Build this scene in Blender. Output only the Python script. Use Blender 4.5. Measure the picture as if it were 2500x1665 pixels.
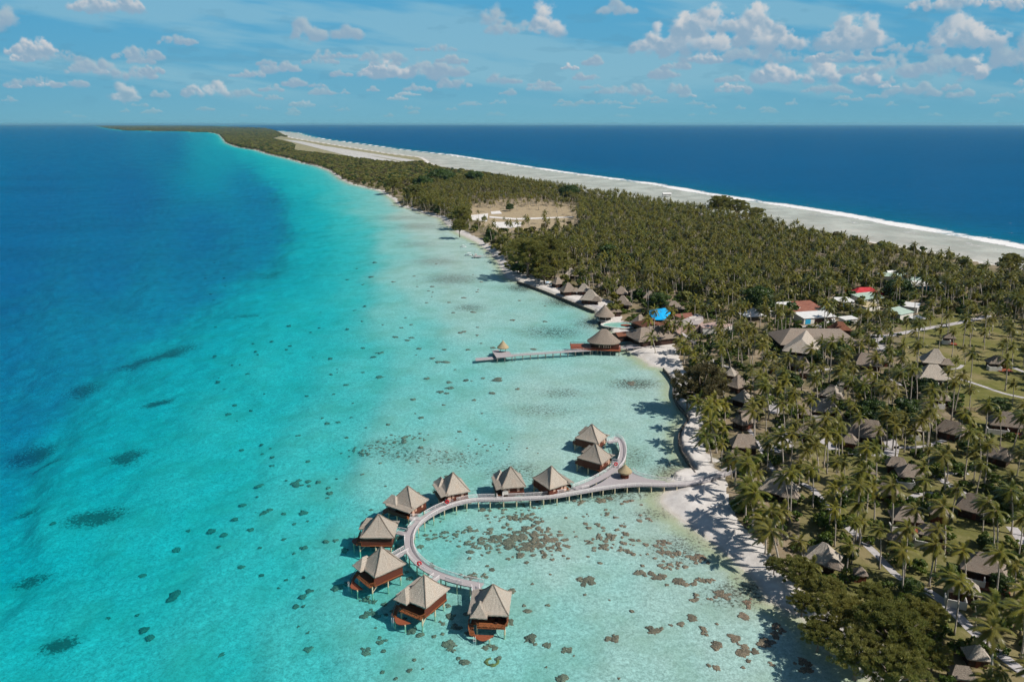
import bpy, math, random
import numpy as np
from mathutils import Vector, Matrix, noise as mnoise
random.seed(7); rng = np.random.default_rng(7)
SC = bpy.context.scene
for o in list(bpy.data.objects): bpy.data.objects.remove(o)
COL = SC.collection
R = math.radians

# ------------------------------------------------------------------ camera
F = 1850.0; H = 110.0; PITCH = math.atan((832.5-303.5)/F)
cam = bpy.data.cameras.new('camera'); camo = bpy.data.objects.new('camera', cam); COL.objects.link(camo)
cam.sensor_width = 36; cam.lens = 36*F/2500; cam.clip_start = 1; cam.clip_end = 400000
camo.location = (0, 0, H); camo.rotation_euler = (R(90)-PITCH, 0, 0)
SC.camera = camo
cy = SC.cycles; cy.max_bounces = 6; cy.diffuse_bounces = 2; cy.glossy_bounces = 2; cy.transmission_bounces = 2; cy.volume_bounces = 0; cy.transparent_max_bounces = 8; cy.use_adaptive_sampling = True; cy.adaptive_threshold = .02
SC.render.resolution_x = 1024; SC.render.resolution_y = 681

# ------------------------------------------------------------------ sun, sky, exposure
SUN_EL = 46; SUN_DIR = Vector((0.92, -0.40, 0)).normalized()
sv = Vector((SUN_DIR.x*math.cos(R(SUN_EL)), SUN_DIR.y*math.cos(R(SUN_EL)), math.sin(R(SUN_EL))))
sun = bpy.data.lights.new('sun', 'SUN'); suno = bpy.data.objects.new('sun', sun); COL.objects.link(suno)
sun.energy = 4.2; sun.angle = R(0.5); sun.color = (1.0, 0.93, 0.84)
suno.rotation_euler = sv.to_track_quat('Z', 'Y').to_euler()
SC.view_settings.view_transform = 'Standard'; SC.view_settings.look = 'None'
EXPO = 0.38; SC.view_settings.exposure = EXPO; SC.view_settings.gamma = 1.0

def o2(x, y): return (x*1.0619, y*1.0619)
class NT:
    def __init__(s, tree): s.t = tree; s.n = tree.nodes; s.l = tree.links
    def new(s, typ, **kw):
        n = s.n.new(typ)
        for k, v in kw.items(): setattr(n, k, v)
        return n
    def put(s, sock, v):
        if isinstance(v, bpy.types.NodeSocket): s.l.new(v, sock)
        elif v is not None: sock.default_value = v
    def math(s, op, a, b=None, c=None, clamp=False):
        n = s.new('ShaderNodeMath', operation=op, use_clamp=clamp)
        s.put(n.inputs[0], a); s.put(n.inputs[1], b)
        if c is not None: s.put(n.inputs[2], c)
        return n.outputs[0]
    def vmath(s, op, a, b=None):
        n = s.new('ShaderNodeVectorMath', operation=op)
        s.put(n.inputs[0], a); s.put(n.inputs[1], b)
        return n.outputs['Value'] if op in ('DOT_PRODUCT', 'LENGTH') else n.outputs[0]
    def mix(s, f, a, b, typ='RGBA', blend='MIX'):
        n = s.new('ShaderNodeMix', data_type=typ)
        if typ == 'RGBA': n.blend_type = blend
        i = {'FLOAT': (0, 2, 3, 0), 'VECTOR': (0, 4, 5, 1), 'RGBA': (0, 6, 7, 2)}[typ]
        s.put(n.inputs[i[0]], f); s.put(n.inputs[i[1]], a); s.put(n.inputs[i[2]], b)
        return n.outputs[i[3]]
    def noise(s, vec, scale, detail=3, rough=.55, dist=0):
        n = s.new('ShaderNodeTexNoise'); s.put(n.inputs['Vector'], vec)
        n.inputs['Scale'].default_value = scale; n.inputs['Detail'].default_value = detail
        n.inputs['Roughness'].default_value = rough; n.inputs['Distortion'].default_value = dist
        return n.outputs['Fac']
    def ramp(s, f, a, b, lo=0., hi=1.):
        n = s.new('ShaderNodeMapRange', clamp=True, interpolation_type='SMOOTHSTEP')
        s.put(n.inputs[0], f)
        for i, v in enumerate((a, b, lo, hi)): s.put(n.inputs[i+1], v)
        return n.outputs[0]
    def attr(s, name):
        return s.new('ShaderNodeAttribute', attribute_name=name).outputs['Fac']
    def pos(s, sc=(1, 1, 1)):
        g = s.new('ShaderNodeNewGeometry'); return s.vmath('MULTIPLY', g.outputs['Position'], sc)
    def obj(s, sc=(1, 1, 1)):
        g = s.new('ShaderNodeTexCoord'); return s.vmath('MULTIPLY', g.outputs['Object'], sc)

W = bpy.data.worlds.new('World'); SC.world = W; W.use_nodes = True
w = NT(W.node_tree); w.n.clear()
SKY_STR = 0.052
sky = w.new('ShaderNodeTexSky'); sky.sky_type = 'NISHITA'; sky.sun_disc = False
sky.sun_elevation = R(SUN_EL); sky.sun_rotation = math.atan2(SUN_DIR.x, SUN_DIR.y)
sky.altitude = 100; sky.air_density = 1.0; sky.dust_density = 0.4; sky.ozone_density = 3.0
skyt = w.mix(1.0, sky.outputs[0], (1.0, 1.0, .93, 1), blend='MULTIPLY')
bg = w.new('ShaderNodeBackground'); w.l.new(skyt, bg.inputs[0]); bg.inputs[1].default_value = SKY_STR
wo = w.new('ShaderNodeOutputWorld'); w.l.new(bg.outputs[0], wo.inputs[0])
def px_dir(px, py):
    a = (px-1250)/F; b = -(py-832.5)/F
    return np.array((a, math.cos(PITCH)+b*math.sin(PITCH), -math.sin(PITCH)+b*math.cos(PITCH)))
clouds = [(240,2,85,26,1.1),(70,108,58,18,1),(-5,40,32,26,.8),(210,155,60,20,.85),(310,168,50,14,.7),(410,92,45,12,.65),
 (706,68,32,26,.9),(795,72,35,18,.6),(470,205,50,18,1.),(288,212,26,22,.95),(365,215,20,10,.8),(645,155,45,12,.8),(880,130,55,14,.7),
 (880,160,55,20,1),(1010,155,65,22,.9),(960,200,30,10,.9),(1160,180,40,12,.7),(1045,190,38,12,.7),(1252,50,34,34,1.1),(1180,65,65,16,.7),
 (1420,15,45,18,.8),(1130,40,22,18,.7),(1500,92,44,28,1.15),(1600,85,70,42,1.25),(1770,72,85,44,1.2),(1690,48,110,34,.95),(1960,68,70,46,1.2),
 (2230,66,90,48,1.25),(2230,6,150,18,.95),(1830,165,95,26,1.),(2060,150,60,26,.9),(2160,150,85,22,.85),(2246,150,26,30,1.1),(1992,170,30,26,1.05),
 (1450,205,50,14,.9),(1560,205,26,14,.75),(1685,200,42,14,.8),(1530,165,35,14,.75),(2212,210,30,14,.9),(1350,175,32,9,.7),(2330,120,50,40,.8),
 (740,210,30,9,.8),(560,215,40,10,.7),(160,190,40,12,.65),(1250,200,40,9,.7),(1900,205,60,10,.75),(2100,205,70,14,.75),(80,190,70,10,.6),
 (1750,130,120,16,.6),(2080,110,90,14,.65),(120,128,70,12,.6),(1000,110,50,8,.5),(1460,235,12,8,.8),(1820,235,14,8,.8),(1300,240,30,6,.6)]
# ------------------------------------------------------------------ pixels of the survey -> world, helpers
def U(px, py, z=0.0):
    d = px_dir(px, py); t = (z-H)/d[2]; return (d[0]*t, d[1]*t)
def UV3(px, py, z=0.0):
    x, y = U(px, py, z); return Vector((x, y, z))
def PXY(x, y, z=0.0):
    dz = y*math.cos(PITCH)-(z-H)*math.sin(PITCH); up = y*math.sin(PITCH)+(z-H)*math.cos(PITCH)
    return 1250+F*x/dz, 832.5-F*up/dz
LZ = 1.5                                              # height of the island above the lagoon

def tag(o, label=None, cat=None, group=None, kind=None):
    if label: o['label'] = label
    if cat: o['category'] = cat
    if group: o['group'] = group
    if kind: o['kind'] = kind
    return o
def empty(name, loc, rz=0, **kw):
    o = bpy.data.objects.new(name, None); COL.objects.link(o); o.location = loc; o.rotation_euler = (0, 0, rz)
    o.empty_display_size = .5
    return tag(o, **kw)
class MB:
    def __init__(s): s.v = []; s.f = []; s.sm = False
    def add(s, vs, fs):
        b = len(s.v); s.v += [tuple(p) for p in vs]; s.f += [tuple(i+b for i in f) for f in fs]; return s
    def box(s, c, sz, rz=0, tilt=0):
        x, y, z = (q/2 for q in sz); m = Matrix.Translation(c) @ Matrix.Rotation(rz, 4, 'Z') @ Matrix.Rotation(tilt, 4, 'Y')
        vs = [m @ Vector((i*x, j*y, k*z)) for k in (-1, 1) for j in (-1, 1) for i in (-1, 1)]
        return s.add(vs, [(0,2,3,1),(4,5,7,6),(0,1,5,4),(2,6,7,3),(0,4,6,2),(1,3,7,5)])
    def tube(s, pts, rad, n=6, cap=True):
        pts = [Vector(p) for p in pts]; b = []; vs = []; fs = []
        for i, p in enumerate(pts):
            d = (pts[min(i+1, len(pts)-1)]-pts[max(i-1, 0)]).normalized()
            a = d.orthogonal().normalized() if i == 0 else (a-d*a.dot(d)).normalized()
            c = d.cross(a); r = rad[i] if hasattr(rad, '__len__') else rad
            vs += [p+(a*math.cos(2*math.pi*k/n)+c*math.sin(2*math.pi*k/n))*r for k in range(n)]
        for i in range(len(pts)-1):
            fs += [(i*n+k, i*n+(k+1) % n, (i+1)*n+(k+1) % n, (i+1)*n+k) for k in range(n)]
        if cap: fs += [tuple(range(n))[::-1], tuple(range((len(pts)-1)*n, len(pts)*n))]
        return s.add(vs, fs)
    def prism(s, poly, z0, z1):
        n = len(poly); vs = [(x, y, z0) for x, y in poly]+[(x, y, z1) for x, y in poly]
        return s.add(vs, [tuple(range(n))[::-1], tuple(range(n, 2*n))]+[(i, (i+1) % n, (i+1) % n+n, i+n) for i in range(n)])
    def rings(s, rings, closed_top=True, closed_bot=True):
        n = len(rings[0]); vs = [p for r in rings for p in r]; fs = []
        for i in range(len(rings)-1):
            fs += [(i*n+k, i*n+(k+1) % n, (i+1)*n+(k+1) % n, (i+1)*n+k) for k in range(n)]
        if closed_bot: fs.append(tuple(range(n))[::-1])
        if closed_top: fs.append(tuple(range((len(rings)-1)*n, len(rings)*n)))
        return s.add(vs, fs)
    def mesh(s, name, mat, smooth=None):
        me = bpy.data.meshes.new(name); me.from_pydata(s.v, [], s.f); me.materials.append(mat)
        if smooth or s.sm: me.polygons.foreach_set('use_smooth', [True]*len(me.polygons))
        me.update(); return me
    def build(s, name, mat, parent=None, **kw):
        o = bpy.data.objects.new(name, s.mesh(name, mat)); COL.objects.link(o)
        if parent: o.parent = parent
        return tag(o, **kw)
def link(name, me, parent=None, **kw):
    o = bpy.data.objects.new(name, me); COL.objects.link(o)
    if parent: o.parent = parent
    return tag(o, **kw)
def copy_tree(o, parent=None):
    c = o.copy(); COL.objects.link(c); c.parent = parent
    for ch in o.children: copy_tree(ch, c)
    return c
def np_mesh(name, co, faces, mat, attrs={}, smooth=False):
    me = bpy.data.meshes.new(name); nv = len(co); nf = len(faces); k = faces.shape[1]
    me.vertices.add(nv); me.vertices.foreach_set('co', co.astype(np.float32).ravel())
    me.loops.add(nf*k); me.loops.foreach_set('vertex_index', faces.astype(np.int32).ravel())
    me.polygons.add(nf); me.polygons.foreach_set('loop_start', np.arange(0, nf*k, k, dtype=np.int32))
    me.polygons.foreach_set('use_smooth', np.full(nf, smooth))
    for a, v in attrs.items():
        at = me.attributes.new(a, 'FLOAT', 'POINT'); at.data.foreach_set('value', v.astype(np.float32))
    if mat: me.materials.append(mat)
    me.update(calc_edges=True); return me

# ------------------------------------------------------------------ materials
def material(name):
    m = bpy.data.materials.new(name); m.use_nodes = True; t = NT(m.node_tree); t.n.clear()
    out = t.new('ShaderNodeOutputMaterial'); return m, t, out
def pbsdf(t, col, rough=.8, spec=.3, normal=None):
    b = t.new('ShaderNodeBsdfPrincipled'); t.put(b.inputs['Base Color'], col); t.put(b.inputs['Roughness'], rough)
    b.inputs['Specular IOR Level'].default_value = spec
    if normal is not None: t.l.new(normal, b.inputs['Normal'])
    return b.outputs[0]
def bump(t, h, strength=.5, dist=.1):
    b = t.new('ShaderNodeBump'); b.inputs['Strength'].default_value = strength; b.inputs['Distance'].default_value = dist
    t.put(b.inputs['Height'], h); return b.outputs[0]
def simple(name, c1, c2, scale=2.0, rough=.8, sc=(1, 1, 1), spec=.3, bmp=.3, detail=4, rnd=0.0):
    m, t, out = material(name); p = t.obj(sc); n = t.noise(p, scale, detail, .6)
    col = t.mix(t.ramp(n, .3, .7), (*c1, 1), (*c2, 1))
    if rnd:
        oi = t.new('ShaderNodeObjectInfo'); v = t.math('MULTIPLY_ADD', oi.outputs['Random'], rnd, 1-rnd/2)
        col = t.vmath('SCALE', col); t.put(t.n[-1].inputs['Scale'], v)
    t.l.new(pbsdf(t, col, rough, spec, bump(t, n, bmp, .05) if bmp else None), out.inputs[0]); return m
def thatch_mat(name, c1, c2, c3):
    m, t, out = material(name)
    p = t.obj((1, 1, .35)); fine = t.noise(p, 9, 4, .7); big = t.noise(t.obj(), .5, 4, .6)
    oi = t.new('ShaderNodeObjectInfo')
    col = t.mix(t.ramp(fine, .33, .68), (*[q*.85 for q in c1], 1), (*c2, 1))
    col = t.mix(t.math('MULTIPLY', t.ramp(big, .48, .7), .55), col, (*c3, 1))
    wv_ = t.new('ShaderNodeTexWave', wave_type='BANDS', bands_direction='Z'); t.l.new(t.obj(), wv_.inputs[0])
    wv_.inputs['Scale'].default_value = 1.1; wv_.inputs['Distortion'].default_value = 2.5; wv_.inputs['Detail Scale'].default_value = 2
    col = t.mix(t.math('MULTIPLY', wv_.outputs['Fac'], .16), col, (*[q*.45 for q in c1], 1))
    n = t.new('ShaderNodeVectorMath', operation='SCALE'); t.l.new(col, n.inputs[0])
    t.put(n.inputs['Scale'], t.math('MULTIPLY_ADD', oi.outputs['Random'], .28, .84))
    t.l.new(pbsdf(t, n.outputs[0], .95, .1, bump(t, fine, .8, .12)), out.inputs[0]); return m
M = {}
M['thatch'] = thatch_mat('thatch', (.27, .235, .20), (.49, .445, .385), (.37, .30, .24))
M['thatch_old'] = thatch_mat('weathered_thatch', (.17, .14, .115), (.33, .28, .235), (.22, .165, .13))
M['thatch_yellow'] = thatch_mat('straw_thatch', (.30, .24, .14), (.46, .38, .25), (.25, .19, .11))
M['timber'] = simple('red_timber', (.070, .020, .012), (.145, .040, .022), 3, .65, (1, 1, 6))
M['timber_dark'] = simple('dark_timber', (.030, .013, .009), (.055, .025, .016), 3, .7)
M['deckwood'] = simple('orange_deck', (.17, .058, .022), (.28, .10, .040), 4, .6, (6, 1, 1))
M['red_deck'] = simple('red_deck', (.20, .055, .028), (.27, .085, .042), 2, .6)
M['board'] = simple('grey_boards', (.27, .245, .255), (.42, .39, .40), 3, .8, (3, 3, 1))
M['rail'] = simple('pale_rail', (.66, .64, .64), (.80, .77, .76), 3, .7)
M['pile'] = simple('cream_pile', (.52, .44, .28), (.64, .56, .40), 1.5, .7)
M['pile_dark'] = simple('grey_pile', (.16, .14, .12), (.30, .27, .24), 1.5, .8)
M['window'] = simple('window_frame', (.50, .30, .22), (.58, .38, .28), 1, .4, bmp=0)
M['glass'] = simple('dark_glass', (.02, .025, .03), (.04, .045, .05), 1, .1, spec=.5, bmp=0)
M['white'] = simple('white_wall', (.55, .53, .49), (.68, .66, .62), .8, .8, bmp=.1)
M['white_roof'] = simple('white_metal_roof', (.58, .58, .57), (.68, .68, .67), .6, .5, bmp=.05)
M['rust'] = simple('rust_roof', (.20, .075, .05), (.30, .13, .09), .5, .8)
M['red_roof'] = simple('red_metal_roof', (.42, .022, .03), (.48, .045, .05), .5, .5, bmp=.05)
M['green_roof'] = simple('pale_green_roof', (.32, .42, .36), (.40, .50, .43), .5, .6, bmp=.05)
M['pink'] = simple('flat_roof', (.36, .25, .22), (.44, .33, .29), .3, .85)
M['grey_roof'] = simple('grey_flat_roof', (.33, .29, .28), (.40, .36, .34), .3, .85)
M['brown_roof'] = simple('brown_leaf_roof', (.10, .035, .02), (.22, .095, .055), 2.2, .9)
M['tan'] = simple('tan_wall', (.42, .34, .20), (.52, .44, .28), 1, .85)
M['blue'] = simple('blue_paint', (.02, .28, .48), (.03, .34, .56), 1, .5, bmp=0)
M['tarp'] = simple('blue_tarp', (.0, .30, .66), (.02, .42, .80), 1.6, .4, bmp=.8)
M['solar'] = simple('solar_panel', (.02, .04, .09), (.04, .07, .13), 1, .2, spec=.6, bmp=0)
M['red'] = simple('red_paint', (.48, .02, .03), (.55, .03, .04), 1, .5, bmp=0)
M['stone'] = simple('seawall_stone', (.045, .038, .034), (.13, .115, .10), 1.2, .9, bmp=.8)
M['paving'] = simple('pale_path', (.36, .345, .35), (.46, .44, .45), .7, .9)
M['runway'] = simple('runway_surface', (.42, .41, .39), (.48, .47, .45), .02, .9, bmp=0)
M['coral_sand'] = simple('coral_sand', (.60, .575, .55), (.70, .675, .65), .2, .9, bmp=.1)
M['rubber'] = simple('black_rubber', (.02, .02, .02), (.03, .03, .03), 1, .7, bmp=0)
M['paint_white'] = simple('white_paint', (.70, .70, .70), (.78, .78, .78), 1, .35, bmp=0)
M['bark'] = simple('palm_bark', (.32, .28, .24), (.50, .45, .39), 2.5, .9, (1, 1, 3))
M['branch'] = simple('grey_branch', (.16, .125, .10), (.26, .21, .17), 2, .9)
M['coral'] = simple('coral', (.030, .014, .010), (.46, .25, .17), 5.5, .95, bmp=1, detail=6, rnd=.5)
M['coral_yellow'] = simple('yellow_coral', (.10, .055, .02), (.34, .20, .06), 1.6, .95, bmp=1, detail=6)
M['metal'] = simple('grey_metal', (.20, .20, .20), (.30, .30, .30), 1, .4, bmp=0)

def leaf_mat(name, cols, trans=.25, rough=.5):
    m, t, out = material(name)
    oi = t.new('ShaderNodeObjectInfo'); rnd = oi.outputs['Random']; age = t.attr('age')
    a = t.mix(rnd, (*cols[0], 1), (*cols[1], 1)); a = t.mix(t.ramp(age, .35, 1), a, (*cols[2], 1))
    p = t.noise(t.pos(), .045, 3, .6); a = t.mix(t.math('MULTIPLY', t.ramp(p, .42, .62), .6), a, (*cols[3], 1))
    b = pbsdf(t, a, rough, .35); tr = t.new('ShaderNodeBsdfTranslucent'); t.l.new(a, tr.inputs[0])
    mx = t.new('ShaderNodeMixShader'); mx.inputs[0].default_value = trans; t.l.new(b, mx.inputs[1]); t.l.new(tr.outputs[0], mx.inputs[2])
    t.l.new(mx.outputs[0], out.inputs[0]); return m
M['palm'] = leaf_mat('palm_leaf', [(.095, .112, .016), (.185, .172, .022), (.32, .22, .05), (.150, .128, .028)], .30, .42)
M['ironwood'] = leaf_mat('ironwood_leaf', [(.185, .195, .045), (.250, .235, .060), (.28, .24, .09), (.17, .18, .045)], .4, .6)
M['dark_iron'] = leaf_mat('brown_ironwood_leaf', [(.125, .110, .045), (.14, .12, .05), (.17, .14, .075), (.12, .10, .045)], .3, .7)
M['broad'] = leaf_mat('broad_leaf', [(.035, .070, .012), (.055, .095, .016), (.09, .12, .025), (.040, .070, .012)], .2, .45)
M['shrub'] = leaf_mat('shrub_leaf', [(.06, .11, .014), (.12, .16, .02), (.2, .19, .03), (.07, .11, .02)], .25, .5)

# ------------------------------------------------------------------ the low band of sky with its fair-weather clouds, 240 km away
def vnoise(x, y, seed):
    r = np.random.default_rng(seed); G = r.random((256, 256)); xi = np.floor(x).astype(int); yi = np.floor(y).astype(int)
    fx = x-xi; fy = y-yi; fx = fx*fx*fx*(fx*(fx*6-15)+10); fy = fy*fy*fy*(fy*(fy*6-15)+10); g = lambda i, j: G[(xi+i) & 255, (yi+j) & 255]
    return (g(0, 0)*(1-fx)+g(1, 0)*fx)*(1-fy)+(g(0, 1)*(1-fx)+g(1, 1)*fx)*fy
def vfbm(x, y, seed, oct=6, rough=.55):
    o = 0; a = 1; tot = 0
    for k in range(oct):
        o = o+a*vnoise(x*2**k+17.3*k, y*2**k+9.1*k, seed+k); tot += a; a *= rough
    return o/tot
az = np.concatenate([np.linspace(-2.6, -.72, 120)[:-1], np.linspace(-.72, .72, 1500), np.linspace(.72, 2.6, 120)[1:]])
el = np.concatenate([np.linspace(-.012, .165, 250), np.linspace(.17, .60, 60)])
AA, EE = np.meshgrid(az, el)
ssm = lambda x, a, b: (lambda t: t*t*(3-2*t))(np.clip((x-a)/(b-a), 0, 1))
mixc = lambda f, a, b: a*(1-f[..., None])+b*f[..., None]
c3 = lambda *v: np.array(v)
kE = np.clip(EE/.16, 0, 1)
skyc = mixc(kE**.8, c3(.180, .430, .545), c3(.085, .365, .610))
skyc = mixc(.16*ssm(np.abs(AA+.15), .1, .8), skyc, c3(.04, .26, .44))
cir = ssm(vfbm(AA*5+.6*EE*20, EE*26+AA*1.5, 71, 5), .46, .68)*ssm(EE, .01, .06)
skyc = mixc(cir*.38, skyc, c3(.36, .57, .64))
darkw = ssm(vfbm(AA*22+8, EE*90, 91, 5), .60, .70)*ssm(EE, .015, .04)*.18
skyc = mixc(darkw, skyc, c3(.10, .28, .42))
colr = skyc.copy()
edgeN = vfbm(AA*70, EE*84, 11, 6, .58)-.5; edgeM = vfbm(AA*22, EE*30, 17, 4, .5)-.5
cr_ = random.Random(5)
def puffs(ex, ez, rx, ry, wt):
    """one cumulus: soft round puffs heaped over a flat base, lit from the upper right"""
    far_ = float(ssm(np.array(ez), 0, .06)); op = (.42+.58*far_)*min(1, wt)**1.3
    hi = (1-far_)*c3(.30, .48, .56)+far_*(c3(.66, .665, .67) if wt > .9 else c3(.40, .51, .58)); lo = (1-far_)*c3(.19, .41, .51)+far_*c3(.26, .40, .53)
    n = int(12+26*min(4, rx/ry)*(.6+wt*.5)); P = []
    heads = [(cr_.uniform(-.75, .75), cr_.uniform(.45, 1)) for _ in range(max(2, int(1.3*rx/ry)))]
    for k in range(n):
        u = cr_.uniform(-1, 1); top = max([h_*math.exp(-((u-c_)/.34)**2) for c_, h_ in heads]+[.15])*(1-u*u)**.5
        v = cr_.random()**.8*top; r_ = ry*(.20+.34*cr_.random())*(.55+.6*top)*(1.1-.3*v); P.append((v, ex+u*rx, ez-ry*.55+v*ry*1.5, r_*(1.25 if v < .2 else 1)))
    P.sort(key=lambda q: q[0] if cr_.random() < .5 else q[0]*.5)
    for v, px_, pz_, r_ in P:
        i0, i1 = np.searchsorted(az, (px_-2.1*r_, px_+2.1*r_)); j0, j1 = np.searchsorted(el, (pz_-1.9*r_, pz_+1.9*r_))
        if i1 <= i0 or j1 <= j0: continue
        sl = (slice(j0, j1), slice(i0, i1)); dx = (AA[sl]-px_)/r_+edgeM[sl]*1.2; dz = (EE[sl]-pz_)/r_+edgeM[sl]*.8; dz = np.where(dz < 0, dz*1.25, dz)
        rr_ = np.sqrt(dx*dx+dz*dz)+edgeN[sl]*2.1; al = ssm(-rr_, -1.5, -.25)*op*.68
        lt = ssm(.62*dx+.72*dz+.8*v+edgeN[sl]*1.6, -.35, 1.25)
        c_ = lo*(1-lt[..., None])+hi*lt[..., None]; colr[sl] = colr[sl]*(1-al[..., None])+c_*al[..., None]
cl_ = []
for (cx, cy, rx, ry, wt) in clouds:
    d = px_dir(*o2(cx, cy)); d2 = px_dir(*o2(cx+rx, cy-ry)); ex, ez = d[0]/d[1], d[2]/d[1]; cl_.append((ex, ez, abs(d2[0]/d2[1]-ex), abs(d2[2]/d2[1]-ez)*1.28, wt))
for k in range(190):
    ez = .010+.075*cr_.random()**1.3; ry_ = .0022+.05*ez*cr_.uniform(.7, 1.6); cl_.append((cr_.uniform(-1.1, 1.1), ez, ry_*cr_.uniform(1.6, 4), ry_, cr_.uniform(.55, .95)))
for k in range(46): ry_ = cr_.uniform(.005, .016); cl_.append((cr_.choice([-1, 1])*cr_.uniform(.72, 2.4), cr_.uniform(.03, .3), ry_*cr_.uniform(1.5, 3), ry_, cr_.uniform(.7, 1.2)))
cl_.sort(key=lambda q: q[1])
for q in cl_: puffs(*q)
colr = colr/2**EXPO
RAD = 240000.
ph = np.sign(AA)*np.arctan(np.abs(AA)); rr = RAD
ca = np.where(np.abs(AA) < .73, 1, 1)
SXm = np.sin(ph)*rr; SYm = np.cos(ph)*rr; SZm = H+EE*np.maximum(np.cos(ph), .3)*rr
nr_, nc_ = AA.shape; idx = np.arange(nr_*nc_).reshape(nr_, nc_)
fcs = np.stack([idx[:-1, :-1], idx[:-1, 1:], idx[1:, 1:], idx[1:, :-1]], -1).reshape(-1, 4)
m, t, out = material('sky_and_clouds'); ca_ = t.new('ShaderNodeAttribute', attribute_name='sky_colour')
em = t.new('ShaderNodeEmission'); t.l.new(ca_.outputs['Color'], em.inputs[0]); t.l.new(em.outputs[0], out.inputs[0])
sme = np_mesh('sky', np.stack([SXm.ravel(), SYm.ravel(), SZm.ravel()], 1), fcs, m, {}, True)
at = sme.color_attributes.new('sky_colour', 'FLOAT_COLOR', 'POINT')
at.data.foreach_set('color', np.concatenate([colr.reshape(-1, 3), np.ones((colr.shape[0]*colr.shape[1], 1))], 1).astype(np.float32).ravel())
link('sky', sme, kind='structure')

# ------------------------------------------------------------------ the survey: shorelines (photo pixels, unprojected to z=0)
shore = [(2140,1690),(2103,1632),(2059,1598),(2026,1583),(1987,1531),(1955,1506),(1910,1485),(1879,1467),(1858,1441),(1845,1420),(1820,1394),
 (1794,1371),(1755,1337),(1703,1299),(1665,1273),(1644,1257),(1622,1240),(1611,1225),(1614,1210),(1628,1195),(1638,1175),(1648,1160),(1668,1150),
 (1697,1152),(1686,1134),(1675,1116),(1659,1087),(1657,1064),(1664,1045),(1675,1031),(1680,1019),(1668,1000),(1653,982),(1645,957),(1647,934),
 (1633,914),(1619,898),(1588,893),(1570,878),(1546,863),(1524,850),(1528,836),(1508,832),(1500,815),(1490,803),(1477,797),(1466,782),(1462,768),
 (1452,759),(1421,747),(1367,725),(1308,702),(1262,686),(1235,678),(1225,655),(1213,634),(1196,615),(1162,590),(1118,569),(1091,549),(1078,533),
 (1034,521),(1007,511),(973,502),(962,488),(932,468),(888,457),(858,450),(832,438),(807,419),(773,406),(739,399),(705,389),(654,377),(627,368),
 (579,360),(552,350),(542,338),(535,330)]
far_lag = [(520,325),(425,321),(308,320),(262,314),(236,309)]
far_top = [(236,307.6),(382,307.6),(520,309.5),(650,315)]
ocean_edge = [(667,318),(690,328),(700,334),(722,339),(790,350),(858,361),(960,377),(1030,385),(1044,392),(1048,399),(1070,408),(1095,416),(1197,428),
 (1288,446),(1390,466),(1492,482),(1627,506),(1760,530),(1900,553),(2050,578),(2260,613),(2340,629),(2420,645),(2500,657),(2900,735)]
surf = [(700,321),(727,324.5),(750,332),(790,340),(892,353),(993,367),(1095,378),(1250,402),(1366,420),(1458,432),(1593,450),(1695,469),(1850,493),
 (2000,515),(2124,538),(2283,566),(2400,586),(2500,604),(2900,680)]
depth_ctl = [(0,320,22),(200,325,22),(400,335,20),(450,330,10),(500,325,7),(530,335,5),(555,350,4.5),(100,450,26),(300,450,26),(450,400,20),(540,430,14),(600,470,12),
 (650,520,11),(600,560,15),(500,620,14),(350,680,14),(200,780,15),(100,900,15),(0,1000,16),(0,1150,11),(0,1300,8),(0,600,28),(0,800,20),(250,600,22),
 (570,350,4.5),(640,390,4.5),(700,430,5),(760,500,5),(740,560,6.5),(780,600,5),(700,650,6),(600,700,6.5),(500,780,7),(400,850,7),(300,950,7.5),(200,1050,7.5),(150,1200,6),
 (60,1400,5.5),(200,1400,5),(300,1250,5),(400,1100,5),(500,950,4.5),(600,850,4.5),(700,750,4.2),(800,650,3.6),(830,560,3.4),(760,430,2.6),(700,400,2.6),(0,1560,4.6),(200,1560,4.6),
 (850,480,1.8),(900,550,1.5),(950,650,1.1),(900,700,2.0),(950,780,2.3),(850,850,3.2),(800,950,3.5),(750,1050,3.5),(700,1200,3.7),(600,1300,4.2),(500,1500,4.3),
 (700,1500,3.2),(850,1450,2.4),(1000,1500,1.9),(1100,1450,1.6),(800,1250,2.8),(950,950,2.0),(1050,850,1.8),(1100,700,1.0),(1050,600,.7),(1000,500,.5),(950,480,.5),
 (1150,800,1.4),(1250,900,1.0),(1350,850,1.0),(1300,780,1.6),(1200,700,1.1),(1450,950,.8),(1500,1000,1),(1100,1000,1.6),(1250,1050,.9),(1000,1050,1.3),(900,1050,1.8),
 (1150,1150,1.3),(1000,1250,1.8),(1100,1300,1.2),(1300,1250,.9),(1500,1200,.8),(1400,1350,1.1),(1300,1450,1.4),(1500,1500,1.0),(1700,1450,.8),(1800,1550,.8),(1200,1560,1.7),(1550,1350,.8)]
def W2(pts, z=0.0): return np.array([U(*p, z) for p in pts])
depth_ctl = [q for q in depth_ctl if not (440 < q[0] < 800 and 330 < q[1] < 760)]+[(px_/1.0619, py_/1.0619, d_) for px_, py_, d_ in [(560,372,13),(520,350,13),(600,420,22),(640,470,24),(660,540,20),(640,600,17),(560,650,16),(480,700,16),(380,770,15),(280,840,13),(500,560,24),(450,640,18),(640,400,6),(590,372,5),(720,440,6),(740,500,8),(770,560,6.5),(760,620,7),(700,670,7.5),(620,730,8),(520,800,8),(420,880,8),(330,950,8),(680,400,4),(750,430,3.5),(800,480,3.6),(830,540,4),(840,600,4.2),(810,670,4.8),(750,740,5),(680,800,5.2),(590,860,5.5),(850,480,2.2)]]
land_px = shore+far_lag+far_top+ocean_edge+[(3400,830),(5200,1400),(5200,1690),(2600,1800)]
land_w = W2(land_px)
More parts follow.
